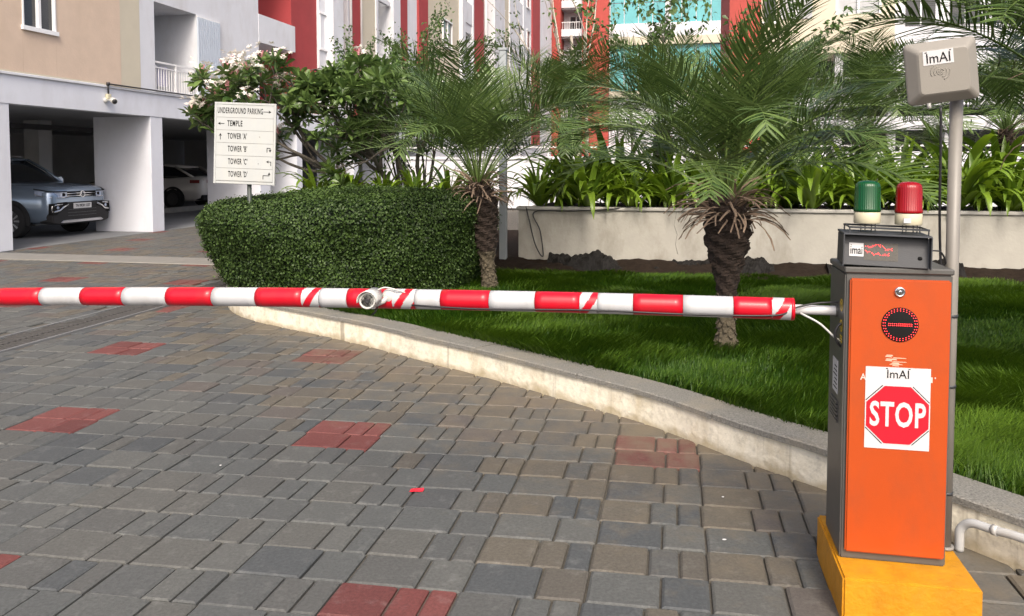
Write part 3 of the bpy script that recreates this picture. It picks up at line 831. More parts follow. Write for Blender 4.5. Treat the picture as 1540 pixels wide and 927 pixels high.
# near palms on the lawn
palm('feathery palm with a swollen dark trunk standing on the lawn behind the striped boom', 1.497, 5.525, 0.14,
     [(0.105,0),(0.09,0.06),(0.060,0.15),(0.062,0.42),(0.080,0.52),(0.122,0.68),(0.152,0.80),(0.150,0.92),(0.122,1.03),(0.075,1.12)], (0.0, 0.0), 1.42, 36, 3, 120, (88, 30))
palm('feathery palm with a leaning trunk rising beside the right end of the clipped hedge', -0.225, 8.355, 0.14,
     [(0.10,0),(0.085,0.06),(0.070,0.2),(0.075,0.35),(0.125,0.5),(0.160,0.75),(0.175,0.92),(0.140,1.05),(0.08,1.14)], (-0.13, 0.0), 1.72, 35, 8, 110, (88, 32))
palm('feathery palm at the right edge reaching over the grey antenna box', 3.55, 4.95, 0.14,
     [(0.10,0),(0.07,0.2),(0.07,0.8),(0.12,1.1),(0.16,1.4),(0.14,1.65),(0.08,1.8)], (-0.05, 0.0), 1.6, 40, 15, 40, (86, 20))
# farther ones growing in the planter
for k, (x, y, z, L_, lb) in enumerate((
    (0.75, 11.1, 0.83, 1.6, 'darker feathery palm in the planter nearer the left lawn palm'),
    (2.05, 10.9, 0.83, 1.6, 'darker feathery palm in the planter beside the nearer lawn palm'),
    (3.75, 11.0, 0.83, 1.65, 'dark feathery palm in the planter just right of the nearer lawn palm'),
    (5.0, 11.2, 0.83, 1.65, 'dark feathery palm in the planter above the red and green lamps'),
    (6.55, 10.6, 0.83, 1.60, 'dark feathery palm in the planter behind the grey antenna post'))):
    palm(lb, x, y, z, [(0.09,0),(0.07,0.1),(0.07,0.65),(0.11,0.8),(0.13,0.95),(0.07,1.1)], (0.0, 0.0), L_, 36, 21+k*7, 14, (86, 12), full=False)
# ================================================================== STRAP-LEAVED PLANTS
def strap_mesh(seed):
    R = random.Random(seed); L_ = 1.0; K = 9; V = []; F = []; T = []
    bend = (0.5, 0.9, 1.4, 1.9, 2.3, 2.7, 1.1, 1.6)[seed % 8]; p = Vector((0,0,0)); tw = R.uniform(-0.5, 0.5)
    base = R.uniform(0.3, 0.5); tint = R.uniform(0.25, 0.75)
    for i in range(K+1):
        t = i/K; an = PI/2-bend*t**1.9
        w_ = 0.040*(math.sin(PI*(0.12+0.88*t))**0.6 if t < 1 else 0)+0.002
        if t == 1: w_ = 0.001
        s = Vector((-math.sin(an)*math.sin(tw*t)*0.3, math.cos(tw*t), math.sin(tw*t)*0.5)).normalized()
        nrm = Vector((-math.sin(an), 0, math.cos(an)))
        V += [p-s*w_+nrm*w_*0.35, p.copy(), p+s*w_+nrm*w_*0.35]; T += [tint+0.05, tint-0.12+0.25*t, tint+0.10]
        p = p+Vector((math.cos(an), R.gauss(0, 0.04), math.sin(an)))*(L_/K)
    for i in range(K):
        for j in (0, 1): F.append((i*3+j, i*3+j+1, i*3+4+j, i*3+3+j))
    me = bpy.data.meshes.new('leaf'); me.from_pydata([tuple(q) for q in V], [], F)
    me.polygons.foreach_set('use_smooth', [True]*len(F))
    a_ = me.attributes.new('tint', 'FLOAT', 'POINT'); a_.data.foreach_set('value', np.clip(np.array(T, np.float32), 0, 1))
    me.materials.append(M['strap_green']); return me
STRAP = [strap_mesh(i) for i in range(16)]
CROWN = MB().lathe([(0.03,0),(0.045,0.03),(0.035,0.10),(0.012,0.14)], 8)
crown_me = CROWN.build('stem', M['strap_green']); crown_data = crown_me.data; bpy.data.objects.remove(crown_me)
def strap_plant(x, y, z, L_, nl, seed, label, group):
    R = random.Random(seed)
    root = thing('strap_leaved_plant', label, 'plant', (x,y,z), 0, group)
    link('stem', crown_data, root)
    for i in range(nl):
        t = i/nl; ph = i*2.399963+R.gauss(0, 0.25)
        me = STRAP[(i % 2)*8+(0 if t < 0.12 else 1+int(t*6.99*0.85) % 7)]
        o = link('leaf', me, root, (0.02*math.cos(ph), 0.02*math.sin(ph), 0.03), (R.gauss(0, 0.12), 0.08+0.95*t+R.gauss(0, 0.10), ph))
        s = L_*R.uniform(0.75, 1.12)*(0.8+0.25*math.sin(t*PI)); o.scale = (s, s*1.05, s)
ordn = ['first','second','third','fourth','fifth','sixth','seventh','eighth','ninth','tenth','eleventh','twelfth','thirteenth']
vs_ = [-1.72,-1.1,-0.55,0.0,0.55,1.1,1.65,2.2,2.75,3.3,3.85,4.4,4.95]
for i, v in enumerate(vs_):
    p = W(10.27+0.05*math.sin(i*5), v)
    strap_plant(p.x, p.y, 0.88, 0.84+0.20*math.sin(i*2.3), 44, 40+i, 'strap-leaved plant at the front edge of the planter, %s from the grey pole' % ordn[i], 'strap-leaved plants in the planter')
for i, v in enumerate([-1.35,-0.82,-0.27,0.28,0.83,1.38,1.93,2.47,3.02,3.57,4.12,4.67,5.25]):
    p = W(10.5+0.07*math.sin(i*4), v)
    strap_plant(p.x, p.y, 0.88, 0.78+0.10*math.sin(i*3.1), 36, 140+i, 'lower strap-leaved plant in the planter\'s middle row, %s from the grey pole' % ordn[i], 'strap-leaved plants in the planter')
for i, v in enumerate([-1.4,-0.8,-0.2,0.4,1.0,1.6,2.3,2.9,3.5,4.1,4.7,5.3,5.9]):
    p = W(11.15+0.08*math.sin(i*3), v)
    strap_plant(p.x, p.y, 0.88, 1.20+0.14*math.sin(i*1.7), 44, 80+i, 'taller strap-leaved plant in the planter\'s back row, %s from the grey pole' % ordn[i], 'strap-leaved plants in the planter')
for i, (x, y) in enumerate(((-2.95,12.1),(-2.45,11.95),(-1.95,12.05),(-1.45,11.95),(-0.95,12.05),(-0.5,11.9))):
    strap_plant(x, y, 0.82, 0.80+0.06*math.sin(i*2), 28, 110+i, 'strap-leaved plant showing above the back of the hedge, %s from the sign' % ordn[i], 'strap-leaved plants behind the hedge')
# ================================================================== FRANGIPANI
def rosette_mesh(seed):
    R = random.Random(seed); V = []; F = []; T = []
    for i in range(17):
        ph = i*2.399963+R.gauss(0, 0.15); t = i/17; el = 1.15-1.35*t+R.gauss(0, 0.1); L_ = R.uniform(0.19, 0.29); w_ = L_*0.15
        d = Vector((math.cos(ph)*math.cos(el), math.sin(ph)*math.cos(el), math.sin(el))); s = Vector((-math.sin(ph), math.cos(ph), 0)); u = s.cross(d)*-1
        if u.z < 0: u = -u
        b = len(V); tint = min(1, max(0, R.gauss(0.45, 0.2)))
        o = Vector((0,0,-0.05*t))
        for k, (a_, wd, dr) in enumerate(((0.0,0.15,0),(0.3,0.55,0),(0.62,1.0,-0.03),(0.85,0.75,-0.09),(1.0,0.05,-0.14))):
            c = o+d*L_*a_+Vector((0,0,dr*L_*1.3))
            V += [c-s*w_*wd+u*w_*wd*0.25, c, c+s*w_*wd+u*w_*wd*0.25]; T += [tint, tint+0.15, tint]
        for k in range(4):
            for j in (0, 1): F.append((b+k*3+j, b+k*3+j+1, b+k*3+4+j, b+k*3+3+j))
    me = bpy.data.meshes.new('leaf_rosette'); me.from_pydata([tuple(q) for q in V], [], F)
    a_ = me.attributes.new('tint', 'FLOAT', 'POINT'); a_.data.foreach_set('value', np.clip(np.array(T, np.float32), 0, 1))
    me.materials.append(M['frangipani_green']); return me
ROS = [rosette_mesh(i) for i in range(6)]
def flower_mesh(seed):
    R = random.Random(seed); V = []; F = []; T = []; mi = []
    for k in range(11):
        c = Vector((R.gauss(0, 0.075), R.gauss(0, 0.075), R.uniform(0, 0.13))); n_ = Vector((R.gauss(0, 0.5), R.gauss(0, 0.5), 1)).normalized()
        a_ = n_.orthogonal().normalized(); b_ = n_.cross(a_)
        for p in range(5):
            th = p*2*PI/5; d = a_*math.cos(th)+b_*math.sin(th); s = n_.cross(d); i0 = len(V)
            V += [c, c+d*0.022+s*0.014+n_*0.006, c+d*0.042+s*0.006+n_*0.008, c+d*0.022-s*0.010+n_*0.010]
            T += [0.2, 0.8, 0.9, 0.7]; F.append((i0,i0+1,i0+2,i0+3)); mi.append(0)
    for k in range(7):
        c = Vector((0,0,-0.05)); d = Vector((R.gauss(0, 0.6), R.gauss(0, 0.6), 1)).normalized()*R.uniform(0.06, 0.15); s = d.orthogonal().normalized()*0.004; i0 = len(V)
        V += [c-s, c+s, c+d+s*1.5, c+d-s*1.5]; T += [0.3]*4; F.append((i0,i0+1,i0+2,i0+3)); mi.append(1)
    me = bpy.data.meshes.new('flower_cluster'); me.from_pydata([tuple(q) for q in V], [], F)
    a_ = me.attributes.new('tint', 'FLOAT', 'POINT'); a_.data.foreach_set('value', np.array(T, np.float32))
    me.materials.append(M['petal_white']); me.materials.append(M['petal_pink']); me.polygons.foreach_set('material_index', mi); return me
FLO = [flower_mesh(i) for i in range(4)]
def frangipani():
    R = random.Random(110)
    root = thing('frangipani_tree', 'leaning frangipani tree with white blossom and glossy leaves above the hedge', 'tree', (-1.55,12.6,0.82))
    o0 = Vector((-1.75,12.6,0.82))
    # limbs fork upwards and out to the left
    limbs = []
    def grow(p, d, r, lvl, L_):
        pts = [p]; rs = [r]; q = p.copy(); dd = d.copy()
        for i in range(5):
            dd = (dd+Vector((R.gauss(0, 0.14), R.gauss(0, 0.14), R.gauss(0.03, 0.10)-max(0, q.z-1.55)*0.55))).normalized()
            q = q+dd*(L_/5); pts.append(q.copy()); rs.append(r*(1-0.09*(i+1)))
        limbs.append((pts, rs))
        if lvl == 0: tips.append((pts[-1], dd)); return
        if lvl == 1 and R.random() < 0.7: tips.append((pts[-2], dd))
        for k in range(3 if lvl > 1 else R.choice((2,3))):
            nd = (dd+Vector((R.gauss(0, 0.6), R.gauss(0, 0.5), R.gauss(0.05, 0.42)-max(0, q.z-1.5)*0.5))).normalized()
            grow(pts[-1], nd, r*0.62, lvl-1, L_*R.uniform(0.62, 0.8))
    tips = []
    for d, L_, lv in (((-0.98,-0.1,0.30),1.30,4),((-0.65,-0.3,0.75),0.95,4),((-0.25,0.0,1.0),0.9,4),((-0.9,-0.25,0.42),1.15,3),((0.35,-0.2,0.9),0.8,3),((-0.5,-0.6,0.6),0.8,3)):
        grow(Vector((0,0,0)), Vector(d).normalized(), 0.055, lv, L_)
    m_ = MB()
    for pts, rs in limbs: m_.tube(pts, rs, 6, cap=False)
    m_.build('trunk', M['bark_grey'], root, fix=False)
    R.shuffle(tips); tips.sort(key=lambda t: t[0].x > -2.3)
    for i, (p, d) in enumerate(tips[:300]):
        o = link('leaf_rosette', ROS[i % 6], root, p, (R.gauss(0, 0.35)-d.y*0.6, R.gauss(0, 0.35)+d.x*0.6, R.uniform(0, 6.28)))
        s = R.uniform(0.66, 0.98); o.scale = (s,)*3
    k = 0
    for p, d in tips:
        if (p.x < -2.0 and p.z > 0.9 or p.z > 2.05) and R.random() < (0.85 if p.x < -1.9 else 0.5) and k < 64:
            o = link('flower_cluster', FLO[k % 4], root, p+Vector((0,-0.05,0.10)), (R.gauss(0, 0.3)-0.3, R.gauss(0, 0.3), R.uniform(0, 6.28))); s = R.uniform(0.8, 1.3); o.scale = (s,)*3; o['kind'] = 'stuff'; k += 1
frangipani()
# ================================================================== SLENDER TREES
def slender(label, x, y, z, stems, lvl, L_, leaf, nleaf, seed, bark, spread=0.5, leafsz=0.075, zmin=0.0, xr=None):
    R = random.Random(seed); root = thing('slender_tree', label, 'tree', (x,y,z), 0, 'slender trees behind the planter')
    limbs = []; tips = []
    def grow(p, d, r, lv, ln):
        pts = [p]; rs = [r]; q = p.copy(); dd = d.copy()
        for i in range(6):
            dd = (dd+Vector((R.gauss(0, 0.07), R.gauss(0, 0.07), 0.02))).normalized(); q = q+dd*(ln/6); pts.append(q.copy()); rs.append(r*(1-0.07*(i+1)))
            if lv < lvl and lv <= 1: tips.append((q.copy(), dd.copy()))
        limbs.append((pts, rs))
        if lv == 0: return
        for k in range(3):
            j = R.choice((3,4,5,6)); a_ = R.uniform(0, 6.28)
            nd = (dd*0.9+Vector((math.cos(a_)*spread, math.sin(a_)*spread, R.uniform(0.0, 0.35)))).normalized()
            grow(pts[j], nd, rs[j]*0.55, lv-1, ln*R.uniform(0.55, 0.75))
    for d, r in stems: grow(Vector((R.gauss(0, 0.1), R.gauss(0, 0.1), 0)), Vector(d).normalized(), r, lvl, L_)
    m_ = MB()
    for pts, rs in limbs: m_.tube(pts, rs, 5, cap=False)
    m_.build('trunk', M[bark], root, fix=False)
    tp_ = [t for t in tips if t[0].z > zmin and (xr is None or xr[0] < t[0].x < xr[1])]
    if not tp_: return
    idx = rng.integers(0, len(tp_), nleaf)
    P = np.array([tp_[i][0] for i in idx])+rng.normal(0, 0.055, (nleaf,3))
    nr_ = rng.normal(0, 0.7, (nleaf,3))+np.array([-0.2,-0.5,0.5]); al = rng.normal(0, 0.6, (nleaf,3))+np.array([0,0,-0.8])
    R_ = frames_from(nr_, al)*(leafsz*(0.7+0.6*rng.random(nleaf)))[:,None,None]
    tv = [(0,0,0),(0.26,0.35,0.06),(0,0.4,0),(-0.26,0.35,0.06),(0,1.0,-0.1)]; tf = [(0,1,2),(0,2,3),(1,4,2),(2,4,3)]
    me = scatter('crown', tv, tf, R_, P, M[leaf], np.clip(rng.normal(0.45, 0.22, nleaf), 0, 1)); link('crown', me, root)
slender('slender twiggy tree with sparse small leaves rising behind the hedge right of the blossom', -1.55, 13.6, 0.0,
        [((-0.30,0,1),0.035),((0.12,0.1,1),0.04),((-0.05,-0.2,1),0.03),((0.35,0,1),0.03),((-0.55,-0.1,1),0.03)], 3, 1.7, 'small_green', 13000, 5, 'bark_grey', 0.5, 0.065)
slender('tall pale-barked sapling with twin bare stems in front of the red tower', 1.55, 17.0, 0.0,
        [((-0.02,0,1),0.06),((0.08,0.02,1),0.05)], 2, 4.2, 'small_green', 420, 12, 'bark_pale', 0.55, 0.10, 2.2)
slender('slanting sapling with drooping leaves in front of the cyan glass', 2.3, 15.5, 0.0,
        [((0.30,0,1),0.035),((0.48,0.05,1),0.03)], 3, 3.0, 'small_green', 1500, 19, 'bark_grey', 0.6, 0.12, 3.3)
# ================================================================== BARRIER
PLINTH_H = 0.15
pl = frame('yellow_plinth', 'worn yellow painted concrete plinth under the orange cabinet', 'plinth', 2.88, 0.757, 0)
MB().box(-0.217,0.192,-0.235,0.235,-0.03,PLINTH_H).build('block', M['yellow_paint'], pl, bev=0.007, seg=2)
CU, CV, CW, CDp, CHt = 2.905, 0.718, 0.326, 0.25, 0.972
cab = frame('barrier_cabinet', 'orange fronted grey barrier cabinet with a STOP notice on its door', 'barrier cabinet', CU, CV, PLINTH_H)
hw, hd = CW/2, CDp/2
MB().box(-hw,hw,-hd,hd,0.0,CHt-0.012).build('shell', M['cabinet_grey'], cab, bev=0.005, seg=2)
MB().box(-hw-0.003,hw+0.003,-hd-0.006,hd+0.003,CHt-0.0115,CHt+0.008).build('roof_plate', M['cabinet_grey'], cab, bev=0.004)
FY = -hd-0.016
door = MB().box(-hw+0.013,hw-0.008,FY,-hd+0.002,0.030,CHt-0.028).build('door', M['cabinet_orange'], cab, bev=0.005, seg=2)
lx = 0.0
lk = MB().lathe([(0.0170,0),(0.0170,0.004),(0.0145,0.008),(0.012,0.008),(0.011,0.005),(0,0.005)], 28, 0, Matrix.Translation((lx,FY,0.905)) @ Matrix.Rotation(PI/2, 4, 'X')).build('lock', M['chrome'], cab)
MB().lathe([(0.006,0),(0.006,0.004),(0,0.004)], 14, 0, Matrix.Translation((lx,FY-0.0055,0.905)) @ Matrix.Rotation(PI/2, 4, 'X')).box(lx-0.001,lx+0.001,FY-0.0105,FY-0.0055,0.901,0.909,1).build('keyhole', [M['chrome'], M['print_black']], lk)
# round signal
sz = 0.798
sg = MB().lathe([(0.0560,0),(0.0560,0.003),(0.053,0.004),(0,0.004)], 40, 0, Matrix.Translation((lx+0.003,FY,sz)) @ Matrix.Rotation(PI/2, 4, 'X')).build('signal_disc', M['print_black'], cab)
ld = MB()
def dot(m_, x, y, z, r=0.00135, mi=0):
    vs = [(x+r*math.cos(a_*PI/3), y, z+r*math.sin(a_*PI/3)) for a_ in range(6)]+[(x,y-r*0.7,z)]
    m_.add(vs, [(i,(i+1)%6,6) for i in range(6)], mi)
for rr, nn in ((0.0515,34),(0.0455,30)):
    for i in range(nn):
        a_ = 2*PI*(i+0.5*(rr < 0.055))/nn; dot(ld, lx+0.003+rr*math.cos(a_), FY-0.0042, sz+rr*math.sin(a_))
for i in range(13):
    for j in (0, 1): dot(ld, lx+0.003-0.0345+i*0.00575, FY-0.0042, sz-0.003+j*0.006)
tag(ld.build('led_dots', M['led_red'], sg, fix=False), kind='stuff')
# STOP notice
NX, NZ = lx+0.001, 0.522
no = MB().box(NX-0.0985,NX+0.0985,FY-0.0012,FY+0.001,NZ-0.135,NZ+0.135).build('stop_notice', M['paper_white'], cab)
def octa(R_): return [(NX+R_*math.cos(PI/8+i*PI/4), NZ-0.022+R_*1.0*math.sin(PI/8+i*PI/4)) for i in range(8)]
YN = FY-0.0012
for sx in (-1, 1):
    for sz_ in (-1, 1):
        c0 = Vector((0.0965, 0.0455)); c1 = Vector((0.0455, 0.0965)); e_ = Vector((0.0009, 0.0009))
        q_ = [c0-e_, c0+e_, c1+e_, c1-e_]
        MB().prism([(NX+sx*a_.x, NZ-0.022+sz_*a_.y) for a_ in q_], YN-0.0006, YN+0.0002).build('octagon_outline', M['print_black'], no)
MB().prism(octa(0.1068), YN-0.0008, YN-0.0002).build('octagon_border', M['paper_white'], no)
MB().prism(octa(0.1030), YN-0.0012, YN-0.0006).build('octagon', M['print_red'], no)
lettering('STOP', 0.112, M['paper_white'], no, (NX,YN-0.0018,NZ-0.024), 0.024, 0.60, sp=1.08, fit=0.170)
lettering('ImAI', 0.040, M['print_black'], no, (NX,YN-0.0008,NZ+0.112), -0.004, 0.92)
for dx in (-0.034, 0.034): MB().box(NX+dx-0.003,NX+dx+0.003,YN-0.0007,YN,NZ+0.1295,NZ+0.132).build('lettering', M['print_black'], no)
# remains of older lettering
lettering('A', 0.030, M['smear_white'], cab, (NX-0.106,FY-0.0009,NZ+0.098), 0.01, 0.9, rot=(PI/2,0,0), name='old_lettering')
MB().box(NX+0.0990,NX+0.104,FY-0.0005,FY,NZ+0.090,NZ+0.108).build('old_lettering', M['smear_white'], cab)
MB().box(NX+0.110,NX+0.114,FY-0.0005,FY,NZ+0.104,NZ+0.108).build('old_lettering', M['smear_white'], cab)
rs_ = random.Random(4); sm = MB()
for k in range(9):
    x0 = lx-0.045+rs_.uniform(0, 0.03); z0 = 0.695-k*0.0042; wd = rs_.uniform(0.02, 0.05)
    sm.add([(x0,FY-0.0006,z0),(x0+wd,FY-0.0006,z0-0.001+rs_.uniform(-.002,.002)),(x0+wd*0.9,FY-0.0006,z0+0.0025),(x0+0.004,FY-0.0006,z0+0.003)], [(0,1,2,3)])
sm.build('scuff_mark', M['smear'], cab, fix=False)
# side decals and vent on the left flank
LX = -hw-0.0008
for z in (0.845, 0.775):
    rg = MB()
    for rr, th in ((0.021,0.005),):
        V = []; F = []
        for i in range(24):
            a_ = 2*PI*i/24
            V += [(LX,rr*math.cos(a_)-0.078,z+rr*math.sin(a_)),(LX,(rr-th)*math.cos(a_)-0.078,z+(rr-th)*math.sin(a_))]
        for i in range(24): F.append((2*i,2*((i+1)%24),2*((i+1)%24)+1,2*i+1))
        rg.add(V, F)
    rg.add([(LX,-0.095,z-0.011),(LX,-0.090,z-0.015),(LX,-0.061,z+0.011),(LX,-0.066,z+0.015)], [(0,1,2,3)])
    rg.add([(LX,-0.082,z-0.008),(LX,-0.076,z-0.008),(LX,-0.076,z+0.009),(LX,-0.082,z+0.009)], [(0,1,2,3)])
    rg.build('warning_decal', M['print_yellow'], cab, fix=False)
for q in range(3):
    MB().add([(LX,-0.098,0.738-q*0.009),(LX,-0.06,0.738-q*0.009),(LX,-0.06,0.743-q*0.009),(LX,-0.098,0.743-q*0.009)], [(0,1,2,3)]).build('warning_text', M['print_yellow'], cab, fix=False)
lb = MB().box(LX-0.0008,LX+0.0005,-0.04,0.045,0.53,0.645).build('data_plate', M['paper_white'], cab)
for q in range(6): MB().box(LX-0.0013,LX-0.0007,-0.032,0.03-0.01*(q%3),0.545+q*0.015,0.549+q*0.015).build('print_line', M['print_black'], lb)
for q in range(6):
    MB().box(LX-0.006,LX+0.001,-0.05,0.06,0.435+q*0.013,0.443+q*0.013).build('vent_slat', M['cabinet_grey'], cab)
# ---- matrix display on the roof
DZ = PLINTH_H+CHt+0.008
dp = frame('matrix_display', 'dark grey LED matrix display box sitting askew on the cabinet roof', 'display', CU-0.045, CV-0.036, DZ)
dp.scale = (0.89,1.0,0.79); dp.rotation_euler = (0, math.radians(1.5), -A-math.radians(4))
hw2 = 0.146
MB().prism([(-0.085,0.004),(-0.060,0.128),(0.07,0.128),(0.07,0.004)], -hw2, hw2, 0, 'yz').build('case', M['display_black'], dp, bev=0.003)
MB().prism([(-0.100,0.133),(-0.095,0.139),(0.072,0.139),(0.072,0.131)], -hw2-0.002, hw2+0.002, 0, 'yz').build('visor', M['display_black'], dp)
MB().prism([(-0.106,0.003),(-0.086,0.003),(-0.061,0.131),(-0.100,0.134)], -hw2-0.003, -hw2+0.001, 0, 'yz').build('cheek', M['display_black'], dp)
MB().prism([(-0.106,0.003),(-0.086,0.003),(-0.061,0.131),(-0.100,0.134)], hw2-0.001, hw2+0.003, 0, 'yz').build('cheek', M['display_black'], dp)
def face(z): return -0.085+0.025*(z-0.004)/0.124     # y of the sloping face
def facebox(x0, x1, z0, z1, t):
    m_ = MB(); V = []
    for tt in (0.0005, -t):
        V += [(x0,face(z0)+tt,z0),(x1,face(z0)+tt,z0),(x1,face(z1)+tt,z1),(x0,face(z1)+tt,z1)]
    return m_.add(V, [(0,1,2,3),(4,5,6,7),(0,1,5,4),(1,2,6,5),(2,3,7,6),(3,0,4,7)])
mp_ = facebox(-0.073, 0.042, 0.028, 0.100, 0.001).build('led_panel', M['matrix_black'], dp)
st_ = facebox(-0.124, -0.075, 0.042, 0.096, 0.0016).build('maker_sticker', M['paper_white'], dp)
tl = math.atan2(0.124, 0.025)
lettering('imai', 0.048, M['print_black'], st_, (-0.0995,face(0.063)-0.0024,0.066), 0.004, 0.6, rot=(tl,0,0), fit=0.041)
MB().box(-0.119,-0.116,face(0.088)-0.003,face(0.088)-0.0015,0.086,0.089).build('lettering', M['print_black'], st_)
ds = MB()
def px2d(cx, cy):     # reading taken off the display face: pixels of an enlarged view to metres on the face
    return -0.124+(cx-118)*0.000648, 0.098-(cy-380)*0.00062
for a_, b_ in (((203,403),(222,408)),((222,402),(243,405)),((225,412),(243,398)),((250,398),(262,388)),((262,388),(282,400)),((282,388),(298,400)),
               ((303,412),(312,425)),((312,425),(342,412)),((320,415),(340,422)),((205,432),(215,446)),((212,434),(236,440)),((236,440),(248,456)),
               ((250,456),(272,448)),((272,442),(284,460)),((290,460),(304,448)),((304,448),(326,458)),((310,456),(326,444))):
    p, q = px2d(*a_), px2d(*b_); nn = max(3, int(math.hypot(p[0]-q[0], p[1]-q[1])/0.0036))
    for i in range(nn):
        t = i/(nn-1); x = p[0]+(q[0]-p[0])*t; z = p[1]+(q[1]-p[1])*t
        x = round(x/0.0036)*0.0036; z = round(z/0.0042)*0.0042
        dot(ds, x, face(z)-0.0014, z, 0.0015)
tag(ds.build('led_dots', M['led_red'], mp_, fix=False), kind='stuff')
MB().lathe([(0.008,0),(0.008,0.002),(0,0.002)], 16, 0, Matrix.Translation((0.115,face(0.045),0.045)) @ Matrix.Rotation(PI/2, 4, 'X')).build('knob', M['print_black'], dp)
for y in (-0.075, 0.055):
    MB().box(-0.130,0.143,y-0.004,y+0.004,0.158,0.166).build('lamp_rail', M['display_black'], dp)
    for x in (-0.128, 0.138): MB().box(x,x+0.004,y-0.003,y+0.003,0.139,0.159).build('rail_foot', M['display_black'], dp)
for x in (-0.128, 0.138): MB().box(x,x+0.004,-0.07,0.05,0.159,0.165).build('rail_tie', M['display_black'], dp)
# ---- beacons
def beacon(label, dx, lens):
    root = thing('beacon_lamp', label, 'beacon lamp', (0,0,0), -A, 'pair of beacon lamps on the display')
    p = dp.matrix_world if False else None
    c = W(CU-0.052, CV-0.045+dx, DZ+0.135-dx*0.026); root.scale = (0.86,0.86,1.0); root.location = c
    MB().lathe([(0.046,0.004),(0.0485,0.007),(0.0485,0.040),(0.046,0.043)], 36).build('base', M['lamp_cream'], root)
    MB().lathe([(0.0485,0.0435),(0.050,0.046),(0.050,0.054),(0.0475,0.057),(0.0465,0.125),(0.043,0.136),(0.034,0.143),(0.02,0.1465),(0,0.1475)], 36).build('lens', M[lens], root)
    MB().lathe([(0.0475,0.0430),(0.0475,0.0437)], 36).build('gasket', M['print_black'], root)
    for ax_, ay in ((-0.026,-0.02),(0.026,-0.02),(0.0,0.03),(0.012,-0.02)):
        MB().tube([(ax_,ay,-0.022),(ax_,ay,0.005)], 0.0022, 6).build('stud', M['display_black'], root)
    return root
beacon('green beacon lamp with cream base on the display', -0.039, 'lens_green')
bl = beacon('red beacon lamp with cream base on the display', 0.090, 'lens_red')
MB().box(-0.030,-0.004,-0.0495,-0.0478,0.012,0.028).build('small_label', M['paper_white'], bl)
# ---- post and antenna
PV, PU = 0.922, 2.925
po = frame('antenna_post', 'tall beige grey tube post clamped to the cabinet\'s right side', 'post', PU, PV, PLINTH_H)
MB().tube([(0,0,0.002),(0,0,1.56)], 0.0205, 20).build('tube', M['post_grey'], po)
MB().lathe([(0.030,0.0015),(0.030,0.010),(0.022,0.011)], 20).build('foot_ring', M['post_grey'], po)
for z in (0.19, 0.56, 0.80):
    MB().lathe([(0.0212,z),(0.0225,z),(0.0225,z+0.010),(0.0212,z+0.010)], 20).build('clamp', M['display_black'], po)
an = frame('reader_antenna', 'square beige reader antenna with an embossed wave mark on top of the post', 'antenna', PU-0.055, PV-0.068, 1.772)
an.rotation_euler = (math.radians(4), math.radians(-6.5), -A-math.radians(3))
aw, ah = 0.106, 0.100
def rr_(w_, h_, r, n=5):
    P = []
    for cx, cz, a0 in ((w_-r,h_-r,0),(-w_+r,h_-r,90),(-w_+r,-h_+r,180),(w_-r,-h_+r,270)):
        for i in range(n+1):
            a_ = math.radians(a0+90*i/n); P.append((cx+r*math.cos(a_), cz+r*math.sin(a_)))
    return P
m_ = MB(); rings = [(0.006,aw,ah,0.016),(0.001,aw+0.001,ah+0.001,0.016),(-0.009,aw+0.001,ah+0.001,0.016),(-0.013,aw-0.002,ah-0.002,0.016),(-0.040,aw-0.028,ah-0.026,0.014),(-0.0445,aw-0.034,ah-0.032,0.012)]
V = []
for y, w_, h_, r in rings: V += [(a_, y, b_) for a_, b_ in rr_(w_, h_, r)]
nr = 24; F = [(i*nr+j, i*nr+(j+1)%nr, (i+1)*nr+(j+1)%nr, (i+1)*nr+j) for i in range(len(rings)-1) for j in range(nr)]
F += [tuple(range(nr))[::-1], tuple((len(rings)-1)*nr+j for j in range(nr))]
m_.add(V, F).build('cover', M['beige_plastic'], an)
stx = MB().box(-0.060,0.030,-0.0456,-0.0443,0.024,0.070).build('maker_sticker', M['paper_white'], an)
lettering('ImAI', 0.046, M['print_black'], stx, (-0.015,-0.0464,0.044), -0.003, 0.85)
for dx in (-0.036, 0.036): MB().box(-0.015+dx-0.003,-0.015+dx+0.003,-0.0463,-0.0455,0.0635,0.0665).build('lettering', M['print_black'], stx)
def arc(r, a0, a1, rt=0.0016): return [(-0.012+r*math.cos(math.radians(a0+(a1-a0)*i/14)), -0.0445, 0.000+r*math.sin(math.radians(a0+(a1-a0)*i/14))) for i in range(15)]
for r, a0, a1 in ((0.004,0,360),(0.010,0,360),(0.019,-75,25),(0.019,115,215),(0.028,-70,15),(0.028,125,205)):
    MB().tube(arc(r, a0, a1), 0.0019, 6).build('wave_mark', M['beige_plastic'], an)
MB().box(-0.035,0.035,0.006,0.034,-0.05,0.03).build('bracket', M['post_grey'], an)
MB().tube([(-0.045,-0.010,-ah+0.002),(-0.045,-0.010,-ah-0.016)], 0.007, 10).build('cable_gland', M['camera_white'], an)
gx = W(PU-0.06, PV-0.066, 1.655)
tag(MB().tube(catmull([gx, W(PU-0.05,PV-0.06,1.55), W(PU-0.02,PV-0.05,1.38), W(PU+0.02,PV-0.035,1.24), W(PU+0.02,PV-0.028,1.12), W(PU-0.01,PV-0.032,1.125)], 6), 0.0042, 6).build('black_cable', M['black_plastic']),
    'black cable dropping from the antenna behind the display box', 'cable')
tag(MB().tube(catmull([W(CU-0.03,CV+0.118,1.18), W(CU-0.02,CV+0.155,1.175), W(CU-0.0,CV+0.178,1.14), W(CU+0.01,CV+0.172,1.125)], 6), 0.003, 6).build('short_cable', M['black_plastic']),
    'short black cable between the display box and the post', 'cable')
